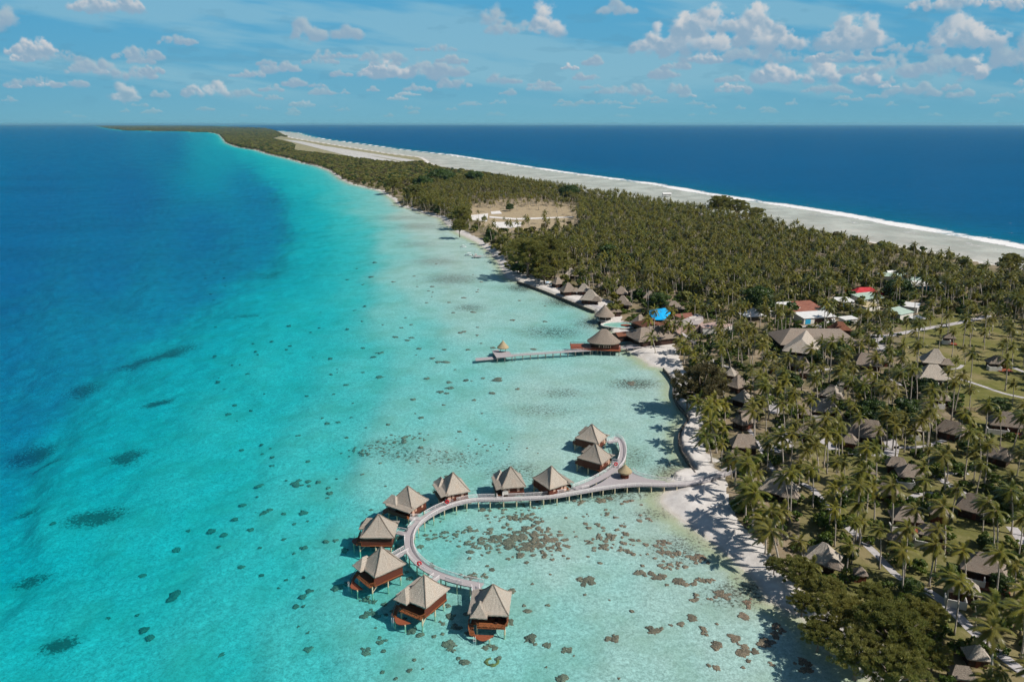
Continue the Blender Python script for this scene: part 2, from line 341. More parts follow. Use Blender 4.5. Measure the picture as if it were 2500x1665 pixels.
shore_w = W2(shore+far_lag); oedge_w = W2([(650,315)]+ocean_edge); surf_w = W2(surf)
ocean_px = surf+[(5000,1000),(9000,700),(9000,306.2),(700,306.2)]
reef_px = [(650,315),(700,321)]+surf[1:]+[(5000,1000),(5200,1400),(3400,830)]+ocean_edge[::-1]
def inside(X, Y, poly):
    c = np.zeros(X.shape, bool); n = len(poly)
    for i in range(n):
        x1, y1 = poly[i]; x2, y2 = poly[(i+1) % n]
        if y1 == y2: continue
        m = ((y1 > Y) != (y2 > Y)) & (X < (x2-x1)*(Y-y1)/(y2-y1)+x1); c ^= m
    return c
def dist(X, Y, line):
    d = np.full(X.shape, 1e12)
    for i in range(len(line)-1):
        ax, ay_ = line[i]; bx, by = line[i+1]; dx, dy = bx-ax, by-ay_; L = dx*dx+dy*dy
        t = np.clip(((X-ax)*dx+(Y-ay_)*dy)/L, 0, 1); d = np.minimum(d, (X-ax-t*dx)**2+(Y-ay_-t*dy)**2)
    return np.sqrt(d)
def to_px(X, Y):
    Ys = np.maximum(Y, 60.); dz = Ys*math.cos(PITCH)+H*math.sin(PITCH); up = Ys*math.sin(PITCH)-H*math.cos(PITCH)
    return 1250+F*X/dz, 832.5-F*up/dz
def fbm(X, Y, s, seed=0, oct=4):
    o = np.zeros(X.shape); a = 1.; r = np.random.default_rng(seed)
    for k in range(oct):
        for j in range(5):
            th = r.uniform(0, 2*np.pi); ph = r.uniform(0, 2*np.pi); f = s*(2**k)*r.uniform(.7, 1.4)
            o += a*np.sin((X*np.cos(th)+Y*np.sin(th))*f*2*np.pi+ph+1.3*np.sin((X*np.sin(th)-Y*np.cos(th))*f*3+ph*2))/5
        a *= .55
    return o

# grid of the ground: near rows fine, rows far away coarser
rows = np.concatenate([np.linspace(-160, 80, 14)[:-1], [U(1250, v)[1] for v in np.linspace(1840, 312, 720)], np.geomspace(U(1250, 311)[1], 120000, 34)])
colt = np.concatenate([-np.geomspace(3.2, .78, 26)[:-1], np.linspace(-.76, .76, 860), np.geomspace(.78, 3.2, 26)[1:]])
YY = np.repeat(rows[:, None], len(colt), 1); XX = np.clip(colt[None, :]*np.maximum(np.abs(YY)+20, 95), -130000, 130000)
X, Y = XX.ravel(), YY.ravel(); PX, PY = to_px(X, Y)
land = inside(X, Y, land_w); ocean = (inside(PX, PY, ocean_px) | (PY < 307.4) | ((PY < 319) & (PX > 560))) & ~land; reef = inside(PX, PY, reef_px) & ~land & ~ocean
dS = np.minimum(dist(X, Y, shore_w), 1e9); dO = dist(X, Y, oedge_w); dF = dist(X, Y, surf_w)
num = np.zeros(X.shape); den = np.zeros(X.shape)
wob = 22*fbm(X, Y, 1/110., 3); wob2 = 14*fbm(X, Y, 1/150., 4)
for (cx, cy, dd) in depth_ctl:
    qx, qy = o2(cx, cy); w_ = 1/(((PX+wob-qx)**2+(PY+wob2-qy)**2)+42**2)**2; num += w_*math.log(dd); den += w_
dl = np.exp(num/den); dl = dl*(.70+.30*(lambda q_: q_*q_*(3-2*q_))(np.clip((dl-.4)/5., 0, 1)))*(1+.10*fbm(X, Y, 1/60., 5)+.06*fbm(X, Y, 1/14., 6))
shallow = dl*(1-np.exp(-(dS/(3+dl*4))**1.1))
Z = -shallow
Z[ocean] = -(1.2+28*(1-np.exp(-dF[ocean]/90)))
Z[reef] = -(.04+.14*(1-np.exp(-dO[reef]/60))+.05*fbm(X, Y, 1/40., 8)[reef]).clip(.04, 1)
rimb = np.minimum(dS, dO)
def sstep(x): x = np.clip(x, 0, 1); return x*x*(3-2*x)
Z[land] = LZ*sstep(rimb[land]/7.5)
wall_px = [(1262,686),(1308,702),(1367,725),(1421,747),(1452,759)]
walls_px = [wall_px, [(1462,770),(1466,784),(1477,797),(1486,801)], [(1619,898),(1633,914),(1645,934),(1643,957),(1653,982),(1668,1000),(1680,1019),(1675,1031),(1662,1048),(1657,1064),(1659,1087),(1675,1116),(1686,1134),(1697,1152)]]
for wl in (walls_px[0], walls_px[1], walls_px[2][2:]):                                   # walled stretches are filled level behind the wall
    d = dist(X, Y, W2(wl)); mk = land & (d < 9); Z[mk] = np.maximum(Z[mk], 1.35*sstep(d[mk]/1.3))
sandp = [(1500,825),(1640,842),(1668,905),(1700,1000),(1712,1080),(1725,1140),(1765,1165),(1775,1215),(1800,1280),(1860,1340),(1900,1400),(1990,1490),(2060,1560),(2150,1665),(2300,1900),(1500,1900),(1400,1200),(1400,850)]
sandq = [(1180,640),(1275,670),(1370,702),(1430,722),(1500,742),(1520,790),(1440,830),(1180,720)]
PXn = PX+5*fbm(X, Y, 1/9., 11)
sand = (inside(PXn, PY, sandp) | inside(PXn, PY, sandq)) & land
sandf = np.maximum(sand.astype(float), np.where(land, sstep(1.15-(dS+4*fbm(X, Y, 1/12., 12))/np.where(PY < 520, 6., 11.)), 0))
sandf = np.maximum(sandf, np.where(land, sstep(1.3-(dO+6*fbm(X, Y, 1/25., 13))/16), 0)); sandf[~land] = 1
dryp = [(1142,505),(1196,492),(1290,486),(1407,506),(1420,530),(1407,552),(1288,569),(1213,575),(1186,560),(1149,535)]
strip = [(661,341),(684,333),(760,341),(880,360),(1000,378),(1030,388),(1036,399),(980,404),(922,399),(885,393),(776,378),(705,371),(700,360)]
dry = np.where(inside(PX, PY, dryp), 1., 0.); field = np.where(inside(PX, PY, strip), 1., 0.)
lawnp = [(2200,800),(2350,770),(2520,800),(2520,1100),(2380,1060),(2330,960),(2200,880)]
lawn = np.where(inside(PX, PY, lawnp), 1., 0.); lawn = np.maximum(lawn, np.where((PY > 1050) & (PX > 1950), .75, 0))
# weedy reef patches on the lagoon floor
blobs = [(930,1035,90,20,.42),(1050,1050,110,26,.36),(1180,1080,80,26,.42),(900,1010,60,12,.4),(1250,1100,60,25,.3),(1450,1050,60,30,.4),
 (1200,1240,170,34,.22),(960,520,70,9,.4),(1000,600,60,12,.4),(960,560,60,8,.35),(1040,640,70,14,.5),(1330,690,70,14,.9),(1380,740,60,14,.7),(1200,660,40,10,.6),
 (1270,760,80,16,.5),(1460,880,60,14,.6),(1080,705,40,9,.5),(1350,1130,180,20,.6),(1500,1180,60,16,.4),(1540,1080,50,30,.5),(1560,1260,80,40,.45),(1700,1360,90,40,.5),
 (1250,940,90,18,.35),(1290,900,60,14,.4),(930,500,90,6,.35),(350,780,90,14,1.0),(180,835,40,14,.8),(60,965,60,20,.9),(210,1150,70,20,.9),(285,1010,45,16,.9),(130,1440,45,16,1.0),(60,1280,45,12,.8),
 (620,600,60,8,.35),(90,1005,40,10,.7),(357,891,36,7,1.),(45,1110,36,8,.6),(560,700,40,5,.5)]
reefw = np.zeros(X.shape)
for (cx, cy, rx, ry, a_) in blobs:
    qx, qy = o2(cx, cy); r2 = ((PX-qx)/(rx*1.06))**2+((PY-qy+.18*(PX-qx)*(1 if cx < 900 and cy > 700 else 0))/(ry*1.06))**2
    reefw = np.maximum(reefw, a_*np.exp(-r2**1.2*.9))
reefw[land] = 0
flat = np.where(reef, 1., 0.); fringe = np.where(~land & ~reef & ~ocean, np.exp(-((dS-3-1.5*fbm(X, Y, 1/9., 91))/3.2)**2), 0)
wet = np.where(land, sstep(1-dS/2.2), 0)
nr, nc = YY.shape; idx = np.arange(nr*nc).reshape(nr, nc)
faces = np.stack([idx[:-1, :-1], idx[:-1, 1:], idx[1:, 1:], idx[1:, :-1]], -1).reshape(-1, 4)

m, t, out = material('island_ground'); p = t.pos()
nbig = t.noise(p, .035, 5, .6); nmid = t.noise(p, .3, 5, .65); nfin = t.noise(p, 2.2, 4, .7)
sandc = t.mix(t.ramp(nmid, .3, .75), (.52, .49, .465, 1), (.66, .635, .61, 1))
sandc = t.mix(t.ramp(nfin, .55, .8, 0, .5), sandc, (.42, .39, .36, 1))
sandc = t.mix(t.math('MULTIPLY', t.attr('wet'), .6), sandc, (.36, .33, .26, 1))
forest = t.mix(t.ramp(nbig, .42, .6), (.10, .095, .040, 1), (.24, .19, .125, 1))
forest = t.mix(t.ramp(nmid, .45, .75, 0, .5), forest, (.34, .29, .24, 1))
lawnc = t.mix(t.ramp(nmid, .3, .7), (.105, .115, .028, 1), (.175, .165, .055, 1))
lawnc = t.mix(t.ramp(nbig, .46, .66, 0, .85), lawnc, (.235, .195, .10, 1))
lawnc = t.mix(t.ramp(t.noise(p, .9, 5, .7), .55, .7, 0, .5), lawnc, (.11, .085, .05, 1))
gr = t.mix(t.attr('lawn'), forest, lawnc)
gr = t.mix(t.attr('dry'), gr, t.mix(t.ramp(nmid, .35, .7), (.30, .235, .15, 1), (.40, .33, .22, 1)))
gr = t.mix(t.attr('field'), gr, t.mix(t.ramp(nbig, .35, .65), (.20, .19, .095, 1), (.32, .29, .19, 1)))
gr = t.mix(t.ramp(t.math('ADD', t.attr('sand'), t.math('MULTIPLY_ADD', nmid, .5, -.25)), .35, .7), gr, sandc)
bedp = t.pos((1, 1, .2)); rip_caustic = t.noise(bedp, .9, 5, .7, .5)
bed = t.mix(t.ramp(t.math('MULTIPLY_ADD', t.noise(bedp, 2.6, 3, .7, .6), .5, t.math('MULTIPLY', rip_caustic, .5)), .36, .64), (.32, .325, .29, 1), (.64, .635, .585, 1))  # caustic ripples painted into the bed colour as paler and darker mottling
bed = t.mix(t.ramp(t.noise(bedp, .06, 4, .6), .42, .68, 0, .55), bed, (.35, .36, .28, 1))
bed = t.mix(t.math('MULTIPLY', t.attr('fringe'), .75), bed, (.40, .40, .24, 1))
speck = t.ramp(t.math('ADD', t.noise(bedp, 1.0, 6, .8), t.math('MULTIPLY', t.attr('weed'), .30)), .585, .72)
speck = t.math('MULTIPLY', speck, t.ramp(t.attr('weed'), .02, .3, .22, 1))
bed = t.mix(t.math('MULTIPLY', t.ramp(t.noise(bedp, .25, 5, .7), .3, .6), t.math('MULTIPLY', t.attr('weed'), .75)), bed, (.25, .20, .15, 1))
bed = t.mix(speck, bed, (.105, .08, .058, 1))
flatc = t.mix(t.ramp(t.noise(p, .02, 5, .65), .35, .7), (.36, .335, .295, 1), (.54, .505, .455, 1))
flatc = t.mix(t.ramp(nmid, .5, .8, 0, .4), flatc, (.30, .27, .24, 1))
bed = t.mix(t.attr('flat'), bed, flatc)
deepf = t.attr('underwater')
col = t.mix(deepf, gr, bed)
t.l.new(pbsdf(t, col, .95, .1, bump(t, t.math('ADD', nfin, rip_caustic), .35, .25)), out.inputs[0])
M['ground'] = m
gme = np_mesh('ground', np.stack([X, Y, Z], 1), faces, M['ground'],
    dict(sand=sandf, weed=reefw, wet=wet, fringe=fringe, dry=dry, field=field, lawn=lawn, flat=flat, underwater=(~land).astype(float)), True)
link('ground', gme, kind='structure')

# ------------------------------------------------------------------ water: one sheet at z=0, tinted by how deep it is
foam = np.exp(-((dF-3)/np.where(ocean, 22., 9.))**2)*(.86+.26*fbm(X, Y, 1/160., 21)); foam *= (~land)
foam2 = np.where(reef, np.exp(-((dF-30-12*fbm(X, Y, 1/120., 22))/9)**2)*.5, 0); foam = np.maximum(foam, foam2)
depth = np.clip(-Z, 0, 40); keep = (Z < .35)
zw = np.zeros(X.shape)
fk = keep[faces].any(1); wf = faces[fk]; used = np.unique(wf); remap = np.full(len(X), -1); remap[used] = np.arange(len(used))
m, t, out = material('sea_water'); dep = t.attr('depth'); p = t.pos()
def chan(k):
    return t.math('EXPONENT', t.math('MULTIPLY', dep, -k))
cc_ = t.new('ShaderNodeCombineColor')
for i, k in enumerate((.42, .050, .034)): t.l.new(chan(k), cc_.inputs[i])
T = cc_.outputs[0]; inv = t.vmath('SUBTRACT', (1, 1, 1), T)
windy = t.noise(t.vmath('MULTIPLY', p, (.0016, .006, 1)), 1, 5, .65)
scol = t.mix(t.ramp(dep, 4.5, 15), (.0, .27, .46, 1), (.0, .105, .33, 1))
scol = t.mix(t.attr('oceanic'), scol, (.0, .080, .255, 1))
scol = t.mix(t.ramp(windy, .42, .66, 0, .55), scol, (.0, .050, .165, 1))
chop_shade = t.noise(t.vmath('MULTIPLY', p, (.5, 1, 1)), .35, 5, .75)
scol = t.mix(t.ramp(chop_shade, .36, .66, .42, 0), scol, (.0, .035, .10, 1))  # wavelet shading, caustic-like, painted as darker patches in the scatter colour
scat = t.vmath('MULTIPLY', inv, scol)
tb = t.new('ShaderNodeBsdfTransparent'); t.l.new(T, tb.inputs[0])
db = t.new('ShaderNodeBsdfDiffuse'); t.l.new(scat, db.inputs[0])
wnb = t.new('ShaderNodeBump'); wnb.inputs['Strength'].default_value = .6; wnb.inputs['Distance'].default_value = .35; t.l.new(t.noise(t.vmath('MULTIPLY', p, (1, 1.7, 1)), .42, 6, .72, .5), wnb.inputs['Height']); t.l.new(wnb.outputs[0], db.inputs['Normal'])
ad = t.new('ShaderNodeAddShader'); t.l.new(tb.outputs[0], ad.inputs[0]); t.l.new(db.outputs[0], ad.inputs[1])
wh = t.noise(t.vmath('MULTIPLY', p, (1, 1.6, 1)), .55, 5, .7, .4)
nb = bump(t, wh, .55, .28)
gl = t.new('ShaderNodeBsdfGlossy'); gl.inputs['Roughness'].default_value = .22; t.l.new(nb, gl.inputs['Normal'])
fr = t.new('ShaderNodeFresnel'); fr.inputs[0].default_value = 1.33; t.l.new(nb, fr.inputs['Normal'])
mx = t.new('ShaderNodeMixShader'); t.l.new(t.math('MINIMUM', t.math('MULTIPLY', fr.outputs[0], .40), .075), mx.inputs[0])
t.l.new(ad.outputs[0], mx.inputs[1]); t.l.new(gl.outputs[0], mx.inputs[2])
fn = t.noise(t.vmath('MULTIPLY', p, (1, 1, 1)), .11, 6, .75, .8)
ff = t.ramp(t.math('ADD', t.attr('foam'), t.math('MULTIPLY_ADD', fn, 1.2, -.72)), .30, .62)
caps = t.math('MULTIPLY', t.ramp(t.noise(t.vmath('MULTIPLY', p, (.6, 1, 1)), .16, 3, .6), .715, .75), t.attr('oceanic'))
ff = t.math('MAXIMUM', ff, t.math('MULTIPLY', caps, .7))
fd = t.new('ShaderNodeBsdfDiffuse'); fd.inputs[0].default_value = (.70, .70, .70, 1)
m2 = t.new('ShaderNodeMixShader'); t.l.new(ff, m2.inputs[0]); t.l.new(mx.outputs[0], m2.inputs[1]); t.l.new(fd.outputs[0], m2.inputs[2])
t.l.new(m2.outputs[0], out.inputs[0]); M['water'] = m
wme = np_mesh('water', np.stack([X, Y, zw], 1)[used], remap[wf], M['water'],
    dict(depth=depth[used], foam=foam[used], oceanic=ocean.astype(float)[used]), True)
link('water', wme, kind='structure')

# ------------------------------------------------------------------ builders
def spline(pts, step=1.5):
    pts = [Vector(p) for p in pts]; P = [pts[0]*2-pts[1]]+pts+[pts[-1]*2-pts[-2]]; o = []
    for i in range(1, len(P)-2):
        a, b, c, d = P[i-1:i+3]; n = max(2, int((c-b).length/step))
        for k in range(n):
            t_ = k/n; o.append(.5*((2*b)+(c-a)*t_+(2*a-5*b+4*c-d)*t_*t_+(3*b-a-3*c+d)*t_**3))
    o.append(P[-2]); return o
def side(pts, off):
    o = []
    for i, p in enumerate(pts):
        d = (pts[min(i+1, len(pts)-1)]-pts[max(i-1, 0)]); d.z = 0; d.normalize(); o.append(p+Vector((-d.y, d.x, 0))*off)
    return o
def ribbon(mb, pts, w, th):
    L, Rr = side(pts, w/2), side(pts, -w/2); n = len(pts)
    vs = L+Rr+[p-Vector((0, 0, th)) for p in L]+[p-Vector((0, 0, th)) for p in Rr]; fs = []
    for i in range(n-1):
        fs += [(n+i, n+i+1, i+1, i), (2*n+i, 2*n+i+1, 3*n+i+1, 3*n+i), (i, i+1, 2*n+i+1, 2*n+i), (n+i+1, n+i, 3*n+i, 3*n+i+1)]
    fs += [(0, 2*n, 3*n, n), (n-1, 2*n-1, 4*n-1, 3*n-1)]
    return mb.add(vs, fs)
def railing(mb, pts, h=1.0, rails=3, every=2.0, r=.05, skip=None):
    ok = [not (skip and any((p.xy-Vector(s[:2])).length < s[2] for s in skip)) for p in pts]; acc = 99
    for i in range(len(pts)-1):
        if not (ok[i] and ok[i+1]): acc = 99; continue
        a, b = pts[i], pts[i+1]
        for k in range(rails):
            z = Vector((0, 0, h*(1-k/rails))); mb.tube([a+z, b+z], r*(1.5 if k == 0 else .8), 4, False)
        acc += (b-a).length
        if acc > every: mb.box(a+Vector((0, 0, h/2)), (.07, .07, h)); acc = 0
def rect_ring(hx, hy, cx, cy, z, nx, ny, jit=0):
    p = []
    for k in range(nx): p.append((cx-hx+2*hx*k/nx, cy-hy))
    for k in range(ny): p.append((cx+hx, cy-hy+2*hy*k/ny))
    for k in range(nx): p.append((cx+hx-2*hx*k/nx, cy+hy))
    for k in range(ny): p.append((cx-hx, cy+hy-2*hy*k/ny))
    return [Vector((x+random.uniform(-jit, jit), y+random.uniform(-jit, jit), z+random.uniform(-jit, jit))) for x, y in p]
def hip_roof(mb, Wd, Dp, h, z, ridge=0.0, c=1.35, cx=0, cy=0, nx=10, thick=.32, jit=.035):
    """thatched hip roof: eaves Wd x Dp at height z, ridge along x"""
    rg = [rect_ring(Wd/2-.5, Dp/2-.5, cx, cy, z-thick*.2, nx, nx), rect_ring(Wd/2-.06, Dp/2-.06, cx, cy, z-thick, nx, nx, jit*1.6), rect_ring(Wd/2, Dp/2, cx, cy, z, nx, nx, jit)]
    for k in (.86, .7, .54, .38, .22, .1, .02):
        rg.append(rect_ring(ridge/2+(Wd-ridge)/2*k, Dp/2*k, cx, cy, z+h*(1-k)**c, nx, nx, jit*.8))
    return mb.rings(rg)
def cone_roof(mb, rx, ry, h, z, c=1.15, n=28, ridge=0, cx=0, cy=0, thick=.35, top=.02):
    rg = []
    def ring(k, zz, j=0): return [Vector((cx+(ridge/2*(1 if math.cos(a) > 0 else -1)*min(1, abs(math.cos(a))*3))+rx*k*math.cos(a)*(1+random.uniform(-j, j)), cy+ry*k*math.sin(a)*(1+random.uniform(-j, j)), zz)) for a in [2*math.pi*i/n for i in range(n)]]
    rg += [ring(.9, z), ring(.99, z-thick, .008), ring(1, z, .006)]
    for k in (.85, .68, .5, .34, .2, .1, top): rg.append(ring(k, z+h*(1-k)**c, .01))
    return mb.rings(rg)
def gable_roof(mb, Wd, Dp, h, z, th=.15, cx=0, cy=0):
    x, y = Wd/2, Dp/2
    for s_ in (1, -1):
        a = [(cx-x, cy+s_*y, z), (cx+x, cy+s_*y, z), (cx+x, cy, z+h), (cx-x, cy, z+h)]
        mb.add(a+[(p[0], p[1], p[2]-th) for p in a], [(0,1,2,3), (7,6,5,4), (0,4,5,1), (1,5,6,2), (3,2,6,7), (0,3,7,4)])
    return mb

# ------------------------------------------------------------------ overwater bungalows
FZ = 2.5                                               # floor above the root of a bungalow
DROP = .45
def overwater(mir):
    s = mir; b = {}
    roof = MB(); hip_roof(roof, 9.2, 7.9, 4.9, 5.15, 0, 1.25, 0, .62*s, 12)
    hips = MB()
    for (ex_, ey_) in ((4.55, 4.5), (-4.55, 4.5), (4.55, -3.25), (-4.55, -3.25)):
        hips.tube([(ex_*k, .62*s+(ey_-.62)*s*k, 5.15+4.9*(1-k)**1.25+.05) for k in (1, .8, .6, .4, .2, .03)], .13, 5)
    lean = MB()
    x0, x1 = -4.7, 4.2
    n = 14; top = [(x0+(x1-x0)*k/n, -2.4*s, 5.62+random.uniform(-.03, .03)) for k in range(n+1)]; bot = [(p[0], -4.75*s+random.uniform(-.04, .04), 5.02+random.uniform(-.04, .04)) for p in top]
    low = [(p[0], p[1], p[2]-.28) for p in bot]; tl = [(p[0], p[1], p[2]-.28) for p in top]; N = n+1
    lean.add(top+bot+low+tl, [(i, i+1, N+i+1, N+i) for i in range(n)]+[(N+i, N+i+1, 2*N+i+1, 2*N+i) for i in range(n)]+[(2*N+i, 2*N+i+1, 3*N+i+1, 3*N+i) for i in range(n)]+[(0, N, 2*N, 3*N), (n, N+n, 2*N+n, 3*N+n)])
    porch = MB(); hip_roof(porch, 5.2, 3.9, 2.35, 5.05, 1.2, 1.15, 3.2, -2.15*s, 8, .28)
    wall = MB(); wall.box((-.9, .7*s, FZ+1.3), (5.8, 6.6, 2.6)); wall.box((1.0, -1.1*s, FZ+1.3), (2.6, 3.0, 2.6))
    wall.box((3.3, 4.05*s, FZ+1.15), (2.6, .12, 2.3)); wall.box((0.2, -4.45*s, FZ+.55), (7.6, .08, 1.1))
    skirt = MB(); skirt.box((-.9, .7*s, FZ-.36), (5.9, 6.7, .5))
    deck = MB(); deck.box((.4, .1*s, FZ-.06), (8.2, 8.3, .14)); deck.box((5.15, .6*s, FZ-.06), (1.3, 6.4, .139))
    rl = MB(); pts = [Vector((4.3, 4.2*s, FZ)), Vector((5.75, 3.7*s, FZ)), Vector((5.75, -2.5*s, FZ)), Vector((4.9, -2.9*s, FZ))]
    for a, c in zip(pts[:-1], pts[1:]): railing(rl, [a.lerp(c, k/4) for k in range(5)], 1.0, 3, 1.4, .05)
    for k in range(4):
        y = (3.4-1.6*k)*s; rl.tube([(5.75, y, FZ+.05), (5.75, y-1.2*s, FZ+.9)], .05, 4)
    st = MB()
    for k in range(9):
        q_ = k/8; st.box((4.2+2.2*q_, (-4.1+.7*q_*q_)*s, FZ-.15-1.4*q_), (.34, 1.15, .07), -.25*q_*s)
    st.tube([(3.9, -4.65*s, FZ+.8), (5.3, -4.55*s, FZ-.2), (6.7, -4.0*s, 1.2)], .07, 5)
    st.tube([(3.9, -3.5*s, FZ-.1), (5.3, -3.4*s, FZ-.9), (6.4, -2.9*s, .95)], .06, 5)
    plat = MB(); pl = [(6.0, -3.6*s)]+[(6.1+1.9*math.sin(math.pi*k/10), (-3.6+4.9*k/10)*s) for k in range(1, 10)]+[(6.0, 1.3*s)]
    if s < 0: pl = pl[::-1]
    plat.prism(pl, .80, .95)
    lad = MB()
    for dy in (-.25, .25): lad.tube([(7.5, (-2.9+dy)*s, 1.6), (7.7, (-2.9+dy)*s, 1.5), (7.75, (-2.9+dy)*s, -.9)], .04, 5)
    for k in range(4): lad.box((7.75, -2.9*s, 1.0-.45*k), (.05, .5, .05))
    win = MB(); win.box((-3.83, 2.2*s, FZ+1.55), (.08, .75, 1.3)); win2 = MB(); win2.box((-3.83, -.7*s, FZ+1.5), (.08, .7, 1.1))
    gl_ = MB(); gl_.box((1.98 if 0 else 2.04, 2.1*s, FZ+1.1), (.06, 3.4, 2.1)); gl2 = MB(); gl2.box((2.34, -1.1*s, FZ+1.1), (.06, 2.4, 2.0))
    door = MB(); door.box((-3.84, -1.9*s, FZ+1.05), (.08, .95, 2.1))
    lamp = MB(); lamp.box((-3.86, .8*s, FZ+2.25), (.14, .5, .16))
    chair = MB(); chair.box((3.4, 1.6*s, FZ+.3), (1.7, .65, .12)); chair.box((2.6, 1.6*s, FZ+.6), (.12, .65, .6), 0, .4); [chair.box((3.4+a*.7, (1.6+b_*.25)*s, FZ+.14), (.07, .07, .24)) for a in (-1, 1) for b_ in (-1, 1)]
    parts = [('roof', roof, 'thatch'), ('ridge_cap', hips, 'thatch_old'), ('passage_roof', lean, 'thatch'), ('porch_roof', porch, 'thatch'), ('wall', wall, 'timber'), ('skirting', skirt, 'timber_dark'),
             ('deck', deck, 'deckwood'), ('railing', rl, 'deckwood'), ('stairs', st, 'deckwood'), ('swim_platform', plat, 'red_deck'), ('ladder', lad, 'paint_white'),
             ('window', win, 'window'), ('window', win2, 'window'), ('glass_door', gl_, 'glass'), ('glass_door', gl2, 'glass'), ('door', door, 'window'), ('lamp', lamp, 'paint_white')]
    piles = []
    for (x, y) in [(-3.4, -3.6), (-3.4, 3.4), (.6, -3.9), (.6, 3.9), (4.9, -2.6), (4.9, 3.6)]:
        p_ = MB(); p_.tube([(x, y*s, -1.7), (x, y*s, FZ-.13)], .2, 8); piles.append(('pile', p_, 'pile'))
    for (x, y) in [(7.2, -2.6), (7.2, .4)]:
        p_ = MB(); p_.tube([(x, y*s, -1.9), (x, y*s, .79)], .16, 8); piles.append(('pile', p_, 'pile'))
    for y in (-2.6, 3.6):
        p_ = MB(); p_.tube([(4.9, y*s, .6), (3.0, y*s, FZ-.14)], .09, 6); piles.append(('brace', p_, 'pile'))
    return [(nm, mb.mesh(nm, M[mt])) for nm, mb, mt in parts+piles], ('lounge_chair', chair.mesh('lounge_chair', M['timber_dark']))
OWM = {1: overwater(1), -1: overwater(-1)}
# centre pixels from the surveyed eave corners; lagoon-facing direction in degrees; mirrored plan or not
OWB = [((-18.3, 207.9), 112, -1, 'overwater bungalow on the upper arc of the boardwalk, beside a red life ring'),
 ((-30.5, 198.8), 148, -1, 'overwater bungalow up left of the ring, its red wall facing a short slanting spur'),
 ((-35.8, 183.3), 180, 1, 'overwater bungalow farthest left on the ring, between the slanting spur one and the notched one'),
 ((-32.8, 166.8), 222, 1, 'thatched overwater bungalow with notched eave, directly nearer than the leftmost one'),
 ((-20.9, 154.6), 238, 1, 'overwater bungalow with open orange balcony, beside the one at the boardwalk tip'),
 ((-4.9, 150.5), 266, 1, 'overwater bungalow at the tip of the boardwalk, closest to the viewer'),
 ((-1.0, 212.0), 101, -1, 'overwater bungalow in the middle of the three behind the straight boardwalk'),
 ((12.6, 212.8), 123, 1, 'thatched overwater bungalow just left of the small straw kiosk platform'),
 ((27.7, 230.2), 145, 1, 'overwater bungalow, nearer of the pair on the right branch of the boardwalk'),
 ((28.2, 246.7), 148, 1, 'overwater bungalow at the far end of the right branch of the boardwalk')]
KEEP = []                                            # stretches the palms leave open: px, py, rx, ry, how open
occ = []                                             # footprints that keep trees out: x, y, r
for i, ((x, y), ang, mir, lab) in enumerate(OWB):
    r_ = empty('overwater_bungalow', (x, y, -DROP), R(ang), label=lab, cat='bungalow', group='overwater bungalows on stilts')
    for nm, me in OWM[mir][0]: link(nm, me, r_)
c_ = empty('lounge_chair', (-4.9, 150.5, -DROP), R(266), label='dark lounge chair on the open porch of the bungalow nearest the viewer', cat='chair')
link('seat', OWM[1][1][1], c_)

# ------------------------------------------------------------------ boardwalk
FZ -= DROP
bwt = empty('boardwalk', (*U(1240, 1216), 0), 0, label='long curved grey boardwalk with railings on cream piles, sweeping from beach round the bungalows', cat='boardwalk')
bo = Vector(bwt.location)
def bw(name, mb, mt, par=None, **kw):
    me = mb.mesh(name, M[mt]); o = link(name, me, bwt, **kw); o.matrix_parent_inverse = Matrix.Translation(-bo)
    return o
mainp = [(1790,1148),(1763,1158),(1692,1178),(1620,1182),(1549,1182),(1478,1189),(1406,1201),(1335,1212),(1240,1217),(1159,1219),(1110,1229),(1070,1244),(1036,1264),(1013,1284),(1001,1306),
         (999,1332),(1008,1355),(1026,1375),(1052,1393),(1082,1406),(1120,1418),(1164,1427),(1176,1430)]
mp = spline([UV3(*p, FZ) for p in mainp], 1.2)
d_ = MB(); ribbon(d_, mp, 2.5, .28); bw('deck', d_, 'board')
brp = spline([UV3(*p, FZ) for p in [(1404,1193),(1450,1174),(1493,1150),(1514,1130),(1521,1108),(1519,1086),(1510,1071),(1500,1068)]], 1.2)
d_ = MB(); ribbon(d_, brp, 2.3, .27); bw('deck', d_, 'board')
tri = [U(*p, FZ) for p in [(1425,1198),(1470,1176),(1510,1148),(1532,1140),(1550,1156),(1580,1168),(1625,1174),(1625,1183),(1549,1182),(1478,1189)]]
d_ = MB(); d_.prism(tri, FZ-.24, FZ+.006); bw('platform', d_, 'board')
spurs = []
def spur(i, local, target_px):
    (x, y), ang, mir, _ = OWB[i]; lx, ly = local; ly *= mir; a = R(ang)
    s0 = Vector((x+lx*math.cos(a)-ly*math.sin(a), y+lx*math.sin(a)+ly*math.cos(a), FZ-.01)); s1 = UV3(*target_px, FZ-.01)
    n = max(2, int((s1-s0).length/1.2)); pts = [s0.lerp(s1, k/n) for k in range(n+1)]
    d_ = MB(); ribbon(d_, pts, 1.9, .2); bw('spur_deck', d_, 'board')
    r2 = MB(); q = pts[:-1] if n > 2 else pts
    railing(r2, side(q, .9), 1.0); railing(r2, side(q, -.9), 1.0); bw('spur_railing', r2, 'rail'); spurs.append((s1.x, s1.y, 1.7))
spur(0, (-4.0, -3.6), (1104, 1231)); spur(1, (-4.0, -3.6), (1030, 1266)); spur(2, (-4.0, -3.0), (1001, 1305)); spur(3, (-4.0, -3.2), (1001, 1338))
spur(4, (-4.0, -3.6), (1075, 1403)); spur(5, (-4.0, -3.6), (1160, 1426)); spur(6, (-4.2, -3.6), (1222, 1217)); spur(7, (-4.2, -3.6), (1404, 1200)); spur(8, (-4.2, -3.6), (1512, 1132)); spur(9, (-4.2, -3.6), (1512, 1074))
